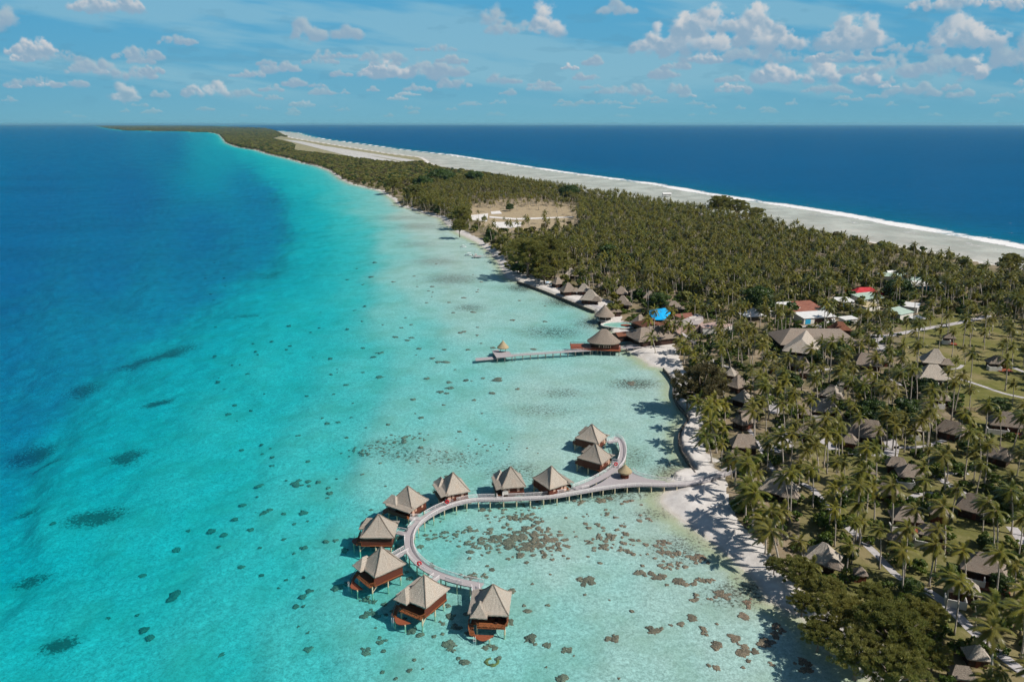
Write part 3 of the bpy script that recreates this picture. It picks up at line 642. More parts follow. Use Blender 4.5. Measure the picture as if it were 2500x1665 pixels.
def in_tri(p): return inside(np.array([p.x]), np.array([p.y]), tri)[0]
for off in (1.2, -1.2):
    r2 = MB(); sd = side(mp, off); sd = [p for p in sd]
    seg = []
    for p in sd:
        bad = (off < 0 and any((p.xy-Vector(s[:2])).length < 1.9 for s in spurs)) or (off < 0 and in_tri(p)) or (off < 0 and in_tri(p+Vector((0, .8, 0))))
        if bad:
            if len(seg) > 1: railing(r2, seg)
            seg = []
        else: seg.append(p)
    if len(seg) > 1: railing(r2, seg)
    bw('railing', r2, 'rail')
r2 = MB()
sp = Vector(U(1523, 1155, FZ))
L_ = [p for p in side(brp, 1.1) if not any((p.xy-Vector(s[:2])).length < 1.6 for s in spurs)]
railing(r2, side(brp, 1.1), skip=[(s[0], s[1], 1.8) for s in spurs]); bw('railing', r2, 'rail')
r2 = MB(); railing(r2, [p for k, p in enumerate(side(brp, -1.1)) if k > 14]); bw('railing', r2, 'rail')
r2 = MB(); railing(r2, spline([UV3(*p, FZ) for p in [(1545,1150),(1562,1161),(1600,1170),(1640,1173),(1692,1170)]], 1.2)); bw('railing', r2, 'rail')
acc_ = 0; k_ = 0
for i in range(1, len(mp)-1):
    acc_ += (mp[i]-mp[i-1]).length
    if acc_ > 3.15 and k_ < 70:
        acc_ = 0; k_ += 1; L2, R2 = side(mp[i-1:i+2], 1.0)[1], side(mp[i-1:i+2], -1.0)[1]
        pm = MB()
        for q in ((L2, R2)): pm.tube([(q.x, q.y, -1.5), (q.x, q.y, FZ-.28)], .17, 7)
        pm.tube([(L2.x, L2.y, FZ-.4), (R2.x, R2.y, FZ-.4)], .13, 5); bw('pile_pair', pm, 'pile')
for i in range(6, len(brp)-1, 4):
    L2, R2 = side(brp[i-1:i+2], .9)[1], side(brp[i-1:i+2], -.9)[1]; pm = MB()
    for q in ((L2, R2)): pm.tube([(q.x, q.y, -1.5), (q.x, q.y, FZ-.27)], .17, 7)
    bw('pile_pair', pm, 'pile')
def lifering(px, py, lab):
    e = empty('life_ring', UV3(px, py, FZ), 0, label=lab, cat='life ring', group='life rings on the boardwalk')
    p_ = MB(); p_.box((0, 0, .5), (.12, .12, 1.0)); p_.build('post', M['paint_white'], e)
    ring = MB(); rg = []
    for k in range(13):
        a = 2*math.pi*k/12; rg.append((.47*math.cos(a), -.12, 1.15+.47*math.sin(a)))
    ring.tube(rg, .2, 8, False); ring.build('ring', M['red'], e)
lifering(1092, 1233, 'red life ring on the upper arc of the boardwalk, at the spur to a bungalow')
lifering(1024, 1384, 'red life ring on the boardwalk behind the peak of the balcony bungalow')
lifering(1503, 1140, 'red life ring at the corner of the straw kiosk platform')
def screen(px, py, rz, lab):
    e = empty('gate_screen', UV3(px, py, FZ), rz, label=lab, cat='screen'); a = MB()
    prof = [(-.9, 0), (-.9, 1.1), (-.6, 1.5), (0, 1.7), (.6, 1.5), (.9, 1.1), (.9, 0)]; n = len(prof)
    a.add([(x, y, z) for y in (-.75, .75) for x, z in prof], [tuple(range(n)), tuple(range(n, 2*n))[::-1]]+[(i, i+1, n+i+1, n+i) for i in range(n-1)])
    a.build('hood', M['white'], e); f_ = MB(); f_.box((0, 0, .1), (2, 1.7, .12)); f_.build('base', M['timber_dark'], e)
screen(1108, 1219, R(20), 'small pale curved box shelter beside the spur of the left bungalow on the upper arc')
screen(1233, 1206, R(10), 'small pale curved box shelter at the middle bungalow behind the straight boardwalk')

# ------------------------------------------------------------------ straw kiosk on the platform, straw hut on the pier
def straw_hut(px, py, z, r_, hr, lab, wall=True):
    e = empty('straw_kiosk', UV3(px, py, z), 0, label=lab, cat='kiosk'); a = MB(); cone_roof(a, r_, r_, hr, 2.3, 1.05, 22, thick=.45); a.build('roof', M['thatch_yellow'], e)
    if wall:
        b_ = MB(); n = 8; b_.prism([(1.35*math.cos(2*math.pi*k/n), 1.35*math.sin(2*math.pi*k/n)) for k in range(n)], 0, 1.15); b_.build('counter', M['timber'], e)
        b_ = MB(); b_.prism([(1.5*math.cos(2*math.pi*k/n), 1.5*math.sin(2*math.pi*k/n)) for k in range(n)], 1.15, 1.24); b_.build('counter_top', M['deckwood'], e)
    for k in range(4):
        a_ = math.pi/4+k*math.pi/2; p_ = MB(); p_.tube([(r_*.62*math.cos(a_), r_*.62*math.sin(a_), 0), (r_*.6*math.cos(a_), r_*.6*math.sin(a_), 2.4)], .09, 6); p_.build('post', M['timber'], e)
straw_hut(1525, 1165, FZ, 2.25, 2.3, 'round straw roofed kiosk standing on the triangular boardwalk platform')
straw_hut(1228, 858, 1.9, 2.9, 3.4, 'conical straw hut standing on the square pier head', False)

# ------------------------------------------------------------------ straight pier
pe = empty('pier', (*U(1252, 867), 0), 0, label='long straight grey pier with square head and low landing stage at the sandy bay', cat='pier'); po = Vector(pe.location)
def pr(name, mb, mt): o = link(name, mb.mesh(name, M[mt]), pe); o.matrix_parent_inverse = Matrix.Translation(-po); return o
a0, a1 = UV3(1250, 867, 1.9), UV3(1592, 844, 1.9)
pts = [a0.lerp(a1, k/60) for k in range(61)]; a = MB(); ribbon(a, pts, 2.3, .3); pr('deck', a, 'board')
a = MB(); a.prism([U(*p, 1.9) for p in [(1212,873),(1254,870),(1243,858),(1201,856)]], 1.62, 1.906); pr('pier_head', a, 'board')
a = MB(); a.prism([U(*p, .6) for p in [(1161,880),(1220,875),(1219,870),(1161,874)]], .25, .6); pr('landing_stage', a, 'board')
a = MB(); a.prism([U(*p, .8) for p in [(1201,856),(1217,853),(1222,862),(1209,866)]], .45, .8); pr('side_stage', a, 'board')
for k in range(19):
    q = a0.lerp(a1, (k+.4)/19); a = MB()
    for s_ in (-1, 1): a.tube([(q.x, q.y+s_*1.0, -1.4), (q.x, q.y+s_*1.0, 1.6)], .2, 7)
    a.tube([(q.x, q.y-1.35, 1.5), (q.x, q.y+1.2, 1.5)], .2, 6); pr('pile_pair', a, 'pile_dark')
a = MB(); railing(a, [p for p in side(pts, 1.05)][::3], .5, 1, 4, .05); pr('handrail', a, 'rail')
for (px_, py_) in [(1214,874),(1232,873),(1250,871),(1205,860),(1240,860)]:
    x, y = U(px_, py_, 1.6); a = MB(); a.tube([(x, y, -1.4), (x, y, 1.6)], .2, 7); pr('pile', a, 'pile_dark')

# ------------------------------------------------------------------ restaurant, round pavilions, long hall, shops on the shore
def PW(px, py, z): return Vector((*U(px, py, z), z))
c0 = UV3(1474, 833, 5.2)
e = empty('restaurant_pavilion', (c0.x, c0.y, 0), R(-8), label='big round thatched restaurant on stilts with a red terrace jutting over the lagoon', cat='restaurant')
a = MB(); cone_roof(a, 7.2, 6.6, 6.3, 5.4, 1.12, 32, ridge=2.4); a.build('roof', M['thatch_old'], e)
a = MB(); n = 16; a.prism([(6.6*math.cos(2*math.pi*k/n), 4.9*math.sin(2*math.pi*k/n)) for k in range(n)], 2.3, 5.2); a.build('wall', M['timber_dark'], e)
a = MB(); a.box((5.2, -4.0, 3.7), (4.8, .3, 2.8)); a.build('wall_panel', M['timber'], e)
a = MB(); a.prism([(-17.2, 3.6), (-16.2, -5.2), (-6, -6.2), (8.5, -6.2), (8.5, 5.5), (-6, 5.5)], 1.95, 2.22); a.build('terrace', M['red_deck'], e)
a = MB(); rp = [Vector(p) for p in [(-6, 3.9, 2.2), (-17.1, 3.5, 2.2), (-16.1, -5.1, 2.2), (-6, -6.1, 2.2), (2, -6.1, 2.2)]]
for p, q in zip(rp[:-1], rp[1:]): railing(a, [p.lerp(q, k/6) for k in range(7)], 1.0, 2, 1.9, .06)
a.build('railing', M['timber'], e)
for (x, y) in [(-16, 2.8), (-15.4, -4.4), (-11, 3), (-10.5, -5.2), (-5.5, -5.5), (-1, -5.6), (3.5, -5.6), (7.8, -5.6), (-5.5, 4.8), (7.8, 5)]:
    a = MB(); a.tube([(x, y, -1.4), (x, y, 1.95)], .22, 7); a.build('pile', M['pile_dark'], e)
a = MB()
for k in range(6): a.box((-2+k*1.1, -4.86 if abs(k-3) < 2 else -4.7, 3.7), (.5, .1, 1.2))
a.build('window', M['window'], e)
occ.append((c0.x, c0.y, 14))
def poly_building(name, pts, z0, z1, roof_mb, wall_m, roof_m, lab, cat, extra=None, parts_=()):
    cx = sum(p[0] for p in pts)/len(pts); cy = sum(p[1] for p in pts)/len(pts)
    e = empty(name, (cx, cy, LZ), 0, label=lab, cat=cat); a = MB(); a.prism([(p[0]-cx, p[1]-cy) for p in pts], z0, z1); a.build('wall', M[wall_m], e)
    if roof_mb: roof_mb.build('roof', M[roof_m], e)
    occ.append((cx, cy, max(math.hypot(p[0]-cx, p[1]-cy) for p in pts)*.8)); return e, cx, cy
def gable_between(name, p0, p1, zr, z_e, half, lab, cat, roofm, wallm, c=1.1, hip=True, tail=0):
    """ridge from p0 to p1 (pixels, at ridge height zr); eaves half metres each side at z_e"""
    A = PW(*p0, zr+LZ); B = PW(*p1, zr+LZ); mid = (A+B)/2; L = (B-A).length; ang = math.atan2(B.y-A.y, B.x-A.x)
    e = empty(name, (mid.x, mid.y, LZ), ang, label=lab, cat=cat); a = MB(); hip_roof(a, L+(2*half*.7 if hip else .2), 2*half, zr-z_e, z_e, L, c, 0, 0, 12); a.build('roof', M[roofm], e)
    a = MB(); a.box((0, 0, z_e/2-.1), (L+(half*.9 if hip else -.4), 2*half-1.8, z_e-.1)); a.build('wall', M[wallm], e)
    for k in range(3): occ.append((*(A.lerp(B, k/2)).xy, half+1.0))
    return e
def hip_building(name, e_px, w, d, yaw, h, ze, lab, cat, roofm='thatch_old', wallm='timber_dark', ridge=None, group=None, c=1.15):
    p = PW(*e_px, LZ+ze+h*.3); e = empty(name, (p.x, p.y, LZ), R(yaw), label=lab, cat=cat, group=group)
    a = MB(); hip_roof(a, w, d, h, ze, max(0, w-d)*.8 if ridge is None else ridge, c, 0, 0, 9); a.build('roof', M[roofm], e)
    a = MB(); a.box((0, 0, ze/2), (w-1.5, d-1.5, ze)); a.build('wall', M[wallm], e); occ.append((p.x, p.y, max(w, d)*.52)); return e
gable_between('covered_walk', (1502, 812), (1546, 807), 4.6, 3.3, 3.4, 'covered walk with red brown leaf roof joining the round restaurant to the long hall', 'covered walk', 'brown_roof', 'timber_dark', 1, False)
gable_between('long_hall', (1566, 799), (1622, 793), 8.2, 3.4, 9.0, 'long hall under one big grey brown thatched hip roof beside the pier root', 'hall', 'thatch_old', 'timber_dark', 1.0)
gable_between('boutique_hall', (1585, 778), (1612, 775), 7.6, 4.2, 8.0, 'thatched hall whose roof is half covered by a bright blue tarpaulin', 'hall', 'brown_roof', 'timber_dark', 1.0)
A = PW(1606, 770, LZ+8.0); tp = MB()
tarp = [(1586,759),(1624,754),(1638,766),(1621,783),(1597,783),(1584,768)]
tv = [U(*p, LZ+7.0) for p in tarp]; cx = sum(p[0] for p in tv)/6; cy = sum(p[1] for p in tv)/6
ring = [(p[0]-cx, p[1]-cy) for p in tv]
tp.rings([[Vector((x*1.0, y*1.0, -.9)) for x, y in ring], [Vector((x*1.0, y*1.0, -.7)) for x, y in ring], [Vector((x*.8, y*.8, -.1+random.uniform(-.1, .1))) for x, y in ring], [Vector((x*.4, y*.4, .7)) for x, y in ring]])
tag(tp.build('tarpaulin', M['tarp']), 'bright blue tarpaulin spread over the roof of the boutique hall', 'tarpaulin').location = (cx, cy, LZ+8.2)
hip_building('shore_pavilion', (1477, 760), 12, 12, 0, 7.4, 3.6, 'round conical thatched pavilion standing at the edge of the seawall', 'pavilion', ridge=0)
def round_pav(name, px, py, r_, h, ze, lab, roofm='thatch_old', z=LZ, wallm='white'):
    p = PW(px, py, z+ze); e = empty(name, (p.x, p.y, z), 0, label=lab, cat='pavilion'); a = MB(); cone_roof(a, r_, r_, h, ze, 1.12, 28); a.build('roof', M[roofm], e)
    a = MB(); n = 12; a.prism([(r_*.72*math.cos(2*math.pi*k/n), r_*.72*math.sin(2*math.pi*k/n)) for k in range(n)], 0, 1.0); a.build('base', M[wallm], e)
    a = MB(); a.prism([(r_*.6*math.cos(2*math.pi*k/n), r_*.6*math.sin(2*math.pi*k/n)) for k in range(n)], 1.0, ze-.05); a.build('core_wall', M['timber_dark'], e)
    for k in range(8):
        q = 2*math.pi*k/8; a = MB(); a.tube([(r_*.8*math.cos(q), r_*.8*math.sin(q), 0), (r_*.8*math.cos(q), r_*.8*math.sin(q), ze)], .11, 6); a.build('post', M[wallm], e)
    occ.append((p.x, p.y, r_+.5)); return e
for o in [o for o in COL.objects if o.name.startswith('shore_pavilion')]:
    for ch in list(o.children): bpy.data.objects.remove(ch)
    bpy.data.objects.remove(o)
round_pav('shore_pavilion', 1476, 769, 5.9, 6.3, 3.2, 'round conical thatched pavilion standing in the water at the corner of the seawall', z=.9)
hip_building('thatched_shelter', (1500, 756), 8, 6, 10, 2.6, 3, 'low thatched shelter tucked behind the round shore pavilion', 'shelter')
e = hip_building('open_pavilion', (1643, 746), 12.5, 9.5, 8, 4.2, 3.9, 'open sided thatched pavilion behind the blue tarpaulin', 'pavilion')
hip_building('gift_hut', (1562, 781), 9, 7, 35, 4.6, 3.0, 'steep thatched hut between the pool and the tarpaulin hall', 'hut')
def flat_roof(name, pxs, h, lab, roofm, wallm='white', z=LZ):
    pts = [U(*p, z+h) for p in pxs]; cx = sum(p[0] for p in pts)/len(pts); cy = sum(p[1] for p in pts)/len(pts); e = empty(name, (cx, cy, z), 0, label=lab, cat='building')
    a = MB(); a.prism([((p[0]-cx)*.96, (p[1]-cy)*.96) for p in pts], 0, h-.3); a.build('wall', M[wallm], e)
    a = MB(); a.prism([(p[0]-cx, p[1]-cy) for p in pts], h-.3, h); a.build('roof', M[roofm], e)
    occ.append((cx, cy, max(math.hypot(p[0]-cx, p[1]-cy) for p in pts)*.85)); return e, cx, cy
e, cx, cy = flat_roof('flat_roofed_building', [(1664,782),(1700,766),(1716,771),(1718,782),(1706,792),(1664,793)][::-1], 4.6, 'flat grey pink roofed building behind the long hall', 'grey_roof', 'pink')
for (x, y) in [(1690, 776), (1703, 781)]:
    q = PW(x, y, LZ+4.6); a = MB(); a.box((q.x-cx, q.y-cy, 4.8), (4.5, .4, .4), .5); a.build('roof_duct', M['white'], e)
flat_roof('terracotta_building', [(1638,768),(1688,763),(1692,769),(1666,778)][::-1], 4.9, 'terracotta coloured low roof next to the flat grey roof', 'rust', 'rust')
flat_roof('low_annex', [(1708,792),(1745,786),(1790,792),(1770,800),(1715,800)][::-1], 4, 'low flat pinkish annex half hidden by palms right of the long hall', 'pink', 'white')
flat_roof('grey_annex', [(1625,781),(1664,780),(1668,795),(1640,800)][::-1], 4.2, 'small pink grey flat roof squeezed between tarpaulin hall and flat roofed building', 'pink', 'pink')
# pool with a curved white rim
pc = PW(1515, 795, LZ); e = empty('garden_pool', (pc.x, pc.y, LZ), R(-6), label='oval garden pool with a pale curved rim between restaurant and shore pavilion', cat='pool')
n = 36; a = MB(); prof = [(8.2, 0), (8.2, .5), (7.4, .5), (7.4, .1)]
a.rings([[Vector((r_*1.35*math.cos(2*math.pi*k/n), r_*.8*math.sin(2*math.pi*k/n), z)) for k in range(n)] for r_, z in prof], False, False); a.build('rim', M['white'], e)
a = MB(); a.prism([(7.5*1.35*math.cos(2*math.pi*k/n), 7.5*.8*math.sin(2*math.pi*k/n)) for k in range(n)], .02, .12); pool_water = a
m, t, out = material('pool_water'); t.l.new(pbsdf(t, (.22, .46, .40, 1), .12, .5), out.inputs[0]); a.build('pool_surface', m, e)
occ.append((pc.x, pc.y, 9)); a = MB(); a.prism([(3*math.cos(2*math.pi*k/12)+3, 2.2*math.sin(2*math.pi*k/12)) for k in range(12)], .13, .5); a.build('planter', M['red_deck'], e)

# ------------------------------------------------------------------ seawalls
def seawall(pxs, lab, h0=-1.2, h1=1.5, th=.4):
    pts = spline([UV3(*p, h1) for p in pxs], 2.0); a = MB(); ribbon(a, pts, th, h1-h0)
    o = a.build('seawall', M['stone'], label=lab, cat='wall'); return o
seawall(walls_px[0], 'long dark straight seawall below the white terrace leading to the shore pavilion')
seawall(walls_px[1], 'short dark curved seawall beside the garden pool')
seawall(walls_px[2][:5]+walls_px[2][5:], 'dark curved seawall holding up the crescent of pale sand north of the boardwalk beach')

# ------------------------------------------------------------------ service buildings behind the palms
def shed(name, pxl, pxr, depth, h_front, h_back, lab, roofm, wallm='white', cat='building', feats=(), ov=.5, roof2=None):
    """front wall foot from pxl to pxr on the ground; lean-to roof"""
    A = PW(*pxl, LZ); B = PW(*pxr, LZ); L = (B-A).length; ang = math.atan2(B.y-A.y, B.x-A.x)
    e = empty(name, A, ang, label=lab, cat=cat); a = MB()
    a.add([(0,0,0),(L,0,0),(L,depth,0),(0,depth,0),(0,0,h_front),(L,0,h_front),(L,depth,h_back),(0,depth,h_back)], [(0,3,2,1),(4,5,6,7),(0,1,5,4),(1,2,6,5),(2,3,7,6),(3,0,4,7)]); a.build('wall', M[wallm], e)
    sl = (h_back-h_front)/depth
    def rf(x0, x1, mt):
        a = MB(); v = [(x0, -ov, h_front-ov*sl+.03), (x1, -ov, h_front-ov*sl+.03), (x1, depth+ov, h_back+ov*sl+.03), (x0, depth+ov, h_back+ov*sl+.03)]
        a.add(v+[(p[0], p[1], p[2]+.14) for p in v], [(0,3,2,1),(4,5,6,7),(0,1,5,4),(1,2,6,5),(2,3,7,6),(3,0,4,7)]); a.build('roof', M[mt], e)
    if roof2: rf(-ov, L*roof2[1], roofm); rf(L*roof2[1]+.01, L+ov, roof2[0])
    else: rf(-ov, L+ov, roofm)
    for (nm, x, z, w_, hh, mt) in feats: a = MB(); a.box((x*L, -.03, z), (w_, .1, hh)); a.build(nm, M[mt], e)
    for k in range(5): occ.append((*(A.lerp(B, k/4)+Vector((-math.sin(ang), math.cos(ang), 0))*depth/2).xy, depth*.75))
    for k in range(3): occ.append((*(A.lerp(B, k/2)-Vector((-math.sin(ang), math.cos(ang), 0))*4).xy, 3.2))
    return e
e = shed('staff_block', (1879, 774), (2004, 766), 12, 3.6, 5.2, 'long white staff building with half white, half rusty red roof and a solar panel', 'white_roof', 'white', roof2=('rust', .62),
     feats=[('window', .05, 2, 1.2, 1, 'glass'), ('window', .13, 2, 1.2, 1, 'glass'), ('window', .2, 2, 1.2, 1, 'glass'), ('door', .33, 1.4, 2, 2.4, 'blue'), ('window', .45, 1.8, 3.5, 1.6, 'glass'), ('window', .56, 2, 1.6, 1, 'glass'), ('door', .88, 1.4, 2, 2.4, 'blue')])
a = MB(); a.box((14.5, 6.5, 4.75), (8.5, 2.6, .12)); a.build('solar_panel', M['solar'], e)
e = shed('garage', (1962, 792), (2038, 787), 10, 3.4, 4.4, 'white garage with open bays sheltering two parked vans', 'white_roof', 'white', feats=[('door', .13, 1.4, 3.4, 2.8, 'blue'), ('bay_shade_panel', .63, 1.45, 11.5, 2.7, 'timber_dark')])  # open bays are a dark panel on the wall, painting the shade inside
shed('rusty_store', (1936, 777), (1994, 772), 6, 3.2, 3.8, 'narrow storehouse with rusty flat roof behind the garage', 'rust', 'white')
shed('white_cottage', (2050, 751), (2086, 750), 9, 3.4, 4.2, 'small white house with white roof and bright blue door', 'white_roof', 'white', feats=[('door', .27, 1.4, 2.8, 2.6, 'blue')])
shed('cream_house', (2113, 763), (2148, 757), 8, 3.2, 3.4, 'cream house with flat tan roof next to the green roofed hall', 'tan', 'white')
shed('green_hall', (2108, 747), (2156, 742), 11, 4.0, 5.2, 'wide hall with pale green metal roof behind the cream house', 'green_roof', 'white')
shed('pale_house', (2190, 760), (2238, 766), 8, 3.6, 4.6, 'pale roofed white house right of the green roofed hall', 'white_roof', 'white')
shed('green_shed', (2196, 786), (2228, 779), 9, 4.2, 5.4, 'tall shed with mint green roof and white end wall', 'green_roof', 'white')
shed('blue_door_hut', (2062, 792), (2092, 789), 5, 2.6, 3.0, 'tiny white hut with a blue door right of the garage', 'white_roof', 'white', feats=[('door', .3, 1.2, 1.8, 2, 'blue')])
shed('small_green_shed', (2004, 764), (2030, 764), 5, 2.4, 2.8, 'tiny mint green roof between staff building and white cottage', 'green_roof', 'white')
e = hip_building('red_roofed_house', (2111, 710), 20, 13, 4, 3.4, 3.4, 'house with a bright red metal hip roof among dark trees', 'house', 'red_roof', 'white', 7, c=1.0)
for i, (px_, py_, w_, rm, lab) in enumerate([(2166,671,13,'green_roof','pale green gabled house, leftmost of the row near the ocean side'), (2178,666,9,'white_roof','whitish narrow gable behind the pale green house of the ocean side row'),
   (2199,672,12,'green_roof','mint roofed house in the middle of the ocean side row'), (2229,682,14,'green_roof','mint roofed house with white gable just left of the wide white roof'), (2261,692,22,'white_roof','wide white roofed building with a blue side wall in the ocean side row'),
   (2166,608,10,'white_roof','lonely white gable close to the ocean beach'), (1628,473,14,'white_roof','small white roofed building beside the reef flat palms')]):
    p = PW(px_, py_, LZ+3.5); e = empty('gabled_house', (p.x, p.y, LZ), R((-20, 10, 30, -25, -6, 60, 0)[i]), label=lab, cat='house'); a = MB(); gable_roof(a, w_, w_*.62, 2.2, 3); a.build('roof', M[rm], e)
    a = MB(); a.box((0, 0, 1.5), (w_-1, w_*.5, 2.95)); a.build('wall', M['blue' if i == 4 else 'white'], e)
    occ.append((p.x, p.y, w_*.5)); occ.append((p.x-1, p.y-8, 5))
def marquee(px, py, w_, h, lab):
    p = PW(px, py, LZ+2.6); e = empty('marquee', (p.x, p.y, LZ), R(12), label=lab, cat='tent'); a = MB(); hip_roof(a, w_, w_*.8, h, 2.6, 0, 1.5, thick=.1, jit=.02); a.build('canopy', M['paint_white'], e)
    for i in (-1, 1):
        for j in (-1, 1): b_ = MB(); b_.tube([(i*w_*.46, j*w_*.37, 0), (i*w_*.46, j*w_*.37, 2.7)], .08, 6); b_.build('pole', M['metal'], e)
    occ.append((p.x, p.y, w_*.55)); occ.append((p.x, p.y-7, 4))
marquee(1838, 768, 13, 4.2, 'white peaked marquee tent left of the long staff building')
marquee(2241, 776, 8, 1.8, 'small white canopy right of the mint green shed')
# vans
def van(px, py, rz, lab):
    e = empty('van', PW(px, py, LZ), rz, label=lab, cat='van', group='white vans in the garage bays')
    b_ = MB(); prof = [(-2.5, .45), (2.4, .45), (2.5, 1.1), (2.15, 1.35), (1.65, 2.15), (-2.35, 2.2), (-2.5, 1.9)]; n = len(prof)
    b_.add([(x, y, z) for y in (-.92, .92) for x, z in prof], [tuple(range(n)), tuple(range(n, 2*n))[::-1]]+[(i, i+n, (i+1) % n+n, (i+1) % n) for i in range(n)]); b_.build('body', M['paint_white'], e)
    w1 = MB(); w1.add([(2.17, -.8, 1.4), (2.17, .8, 1.4), (1.72, .75, 2.08), (1.72, -.75, 2.08)], [(0, 1, 2, 3)]); w1.build('windscreen', M['glass'], e).location = (.02, 0, .01)
    for s_ in (-1, 1):
        w1 = MB(); w1.box((-.3, s_*.93, 1.7), (3.4, .02, .5)); w1.build('side_window', M['glass'], e); w1 = MB(); w1.box((2.5, s_*.65, .95), (.06, .3, .18)); w1.build('headlight', M['metal'], e)
        for x in (-1.55, 1.6):
            w1 = MB(); w1.tube([(x, s_*.72, .36), (x, s_*.95, .36)], .36, 14); w1.build('wheel', M['rubber'], e)
van(2013, 788.5, R(-70), 'white van parked in the left bay of the garage'); van(2030, 787.5, R(-74), 'white van parked in the right bay of the garage')
# main lodge
gable_between('main_lodge', (1930, 801), (2050, 802), 9.5, 4, 11.5, 'largest thatched building of the resort, long ridge below the garage', 'lodge', 'thatch_old', 'timber_dark', 1.0)
gable_between('lodge_wing', (1968, 806), (1958, 828), 9.0, 3.6, 8, 'thatched gable wing pointing from the main lodge towards the viewer', 'lodge wing', 'thatch', 'timber_dark', 1.0)
hip_building('dark_hut', (2050, 797), 11, 8, 0, 4, 3, 'dark brown thatched hut between garage and main lodge', 'hut', 'brown_roof')
def fence(pxs, h, lab, mt='tan', th=.12, name='fence', z=LZ):
    pts = [PW(*p, z) for p in pxs]; c = pts[0].copy(); e = empty(name, c, 0, label=lab, cat=name.replace('_', ' ')); a = MB(); b_ = MB()
    for p, q in zip(pts[:-1], pts[1:]):
        p_, q_ = p-c, q-c; d = q_-p_; L = d.length; ang = math.atan2(d.y, d.x); a.box((p_+q_)/2+Vector((0, 0, h/2)), (L-.1, th, h), ang)
        
        for k in range(int(L/3)+1): b_ = MB(); b_.box(p_.lerp(q_, k*3/L)+Vector((0, 0, (h+.15)/2)), (.22, .22, h+.15), ang); b_.build('post', M[mt], e)
    a.build('panel', M[mt], e); return e
fence([(2070,806),(2165,804)], 2.2, 'tan board fence along the road right of the main lodge')
fence([(2330,1003),(2380,1006),(2462,1007)], 2.0, 'tan board fence behind the hut with the white awning')
fence([(2322,1006),(2352,1030),(2380,1050)], 1.6, 'dark low fence running down from the tan fence corner', 'timber_dark')
fence([(2408,1081),(2440,1100),(2465,1118)], 1.6, 'dark low fence beside the big triangular roof at the right edge', 'timber_dark')

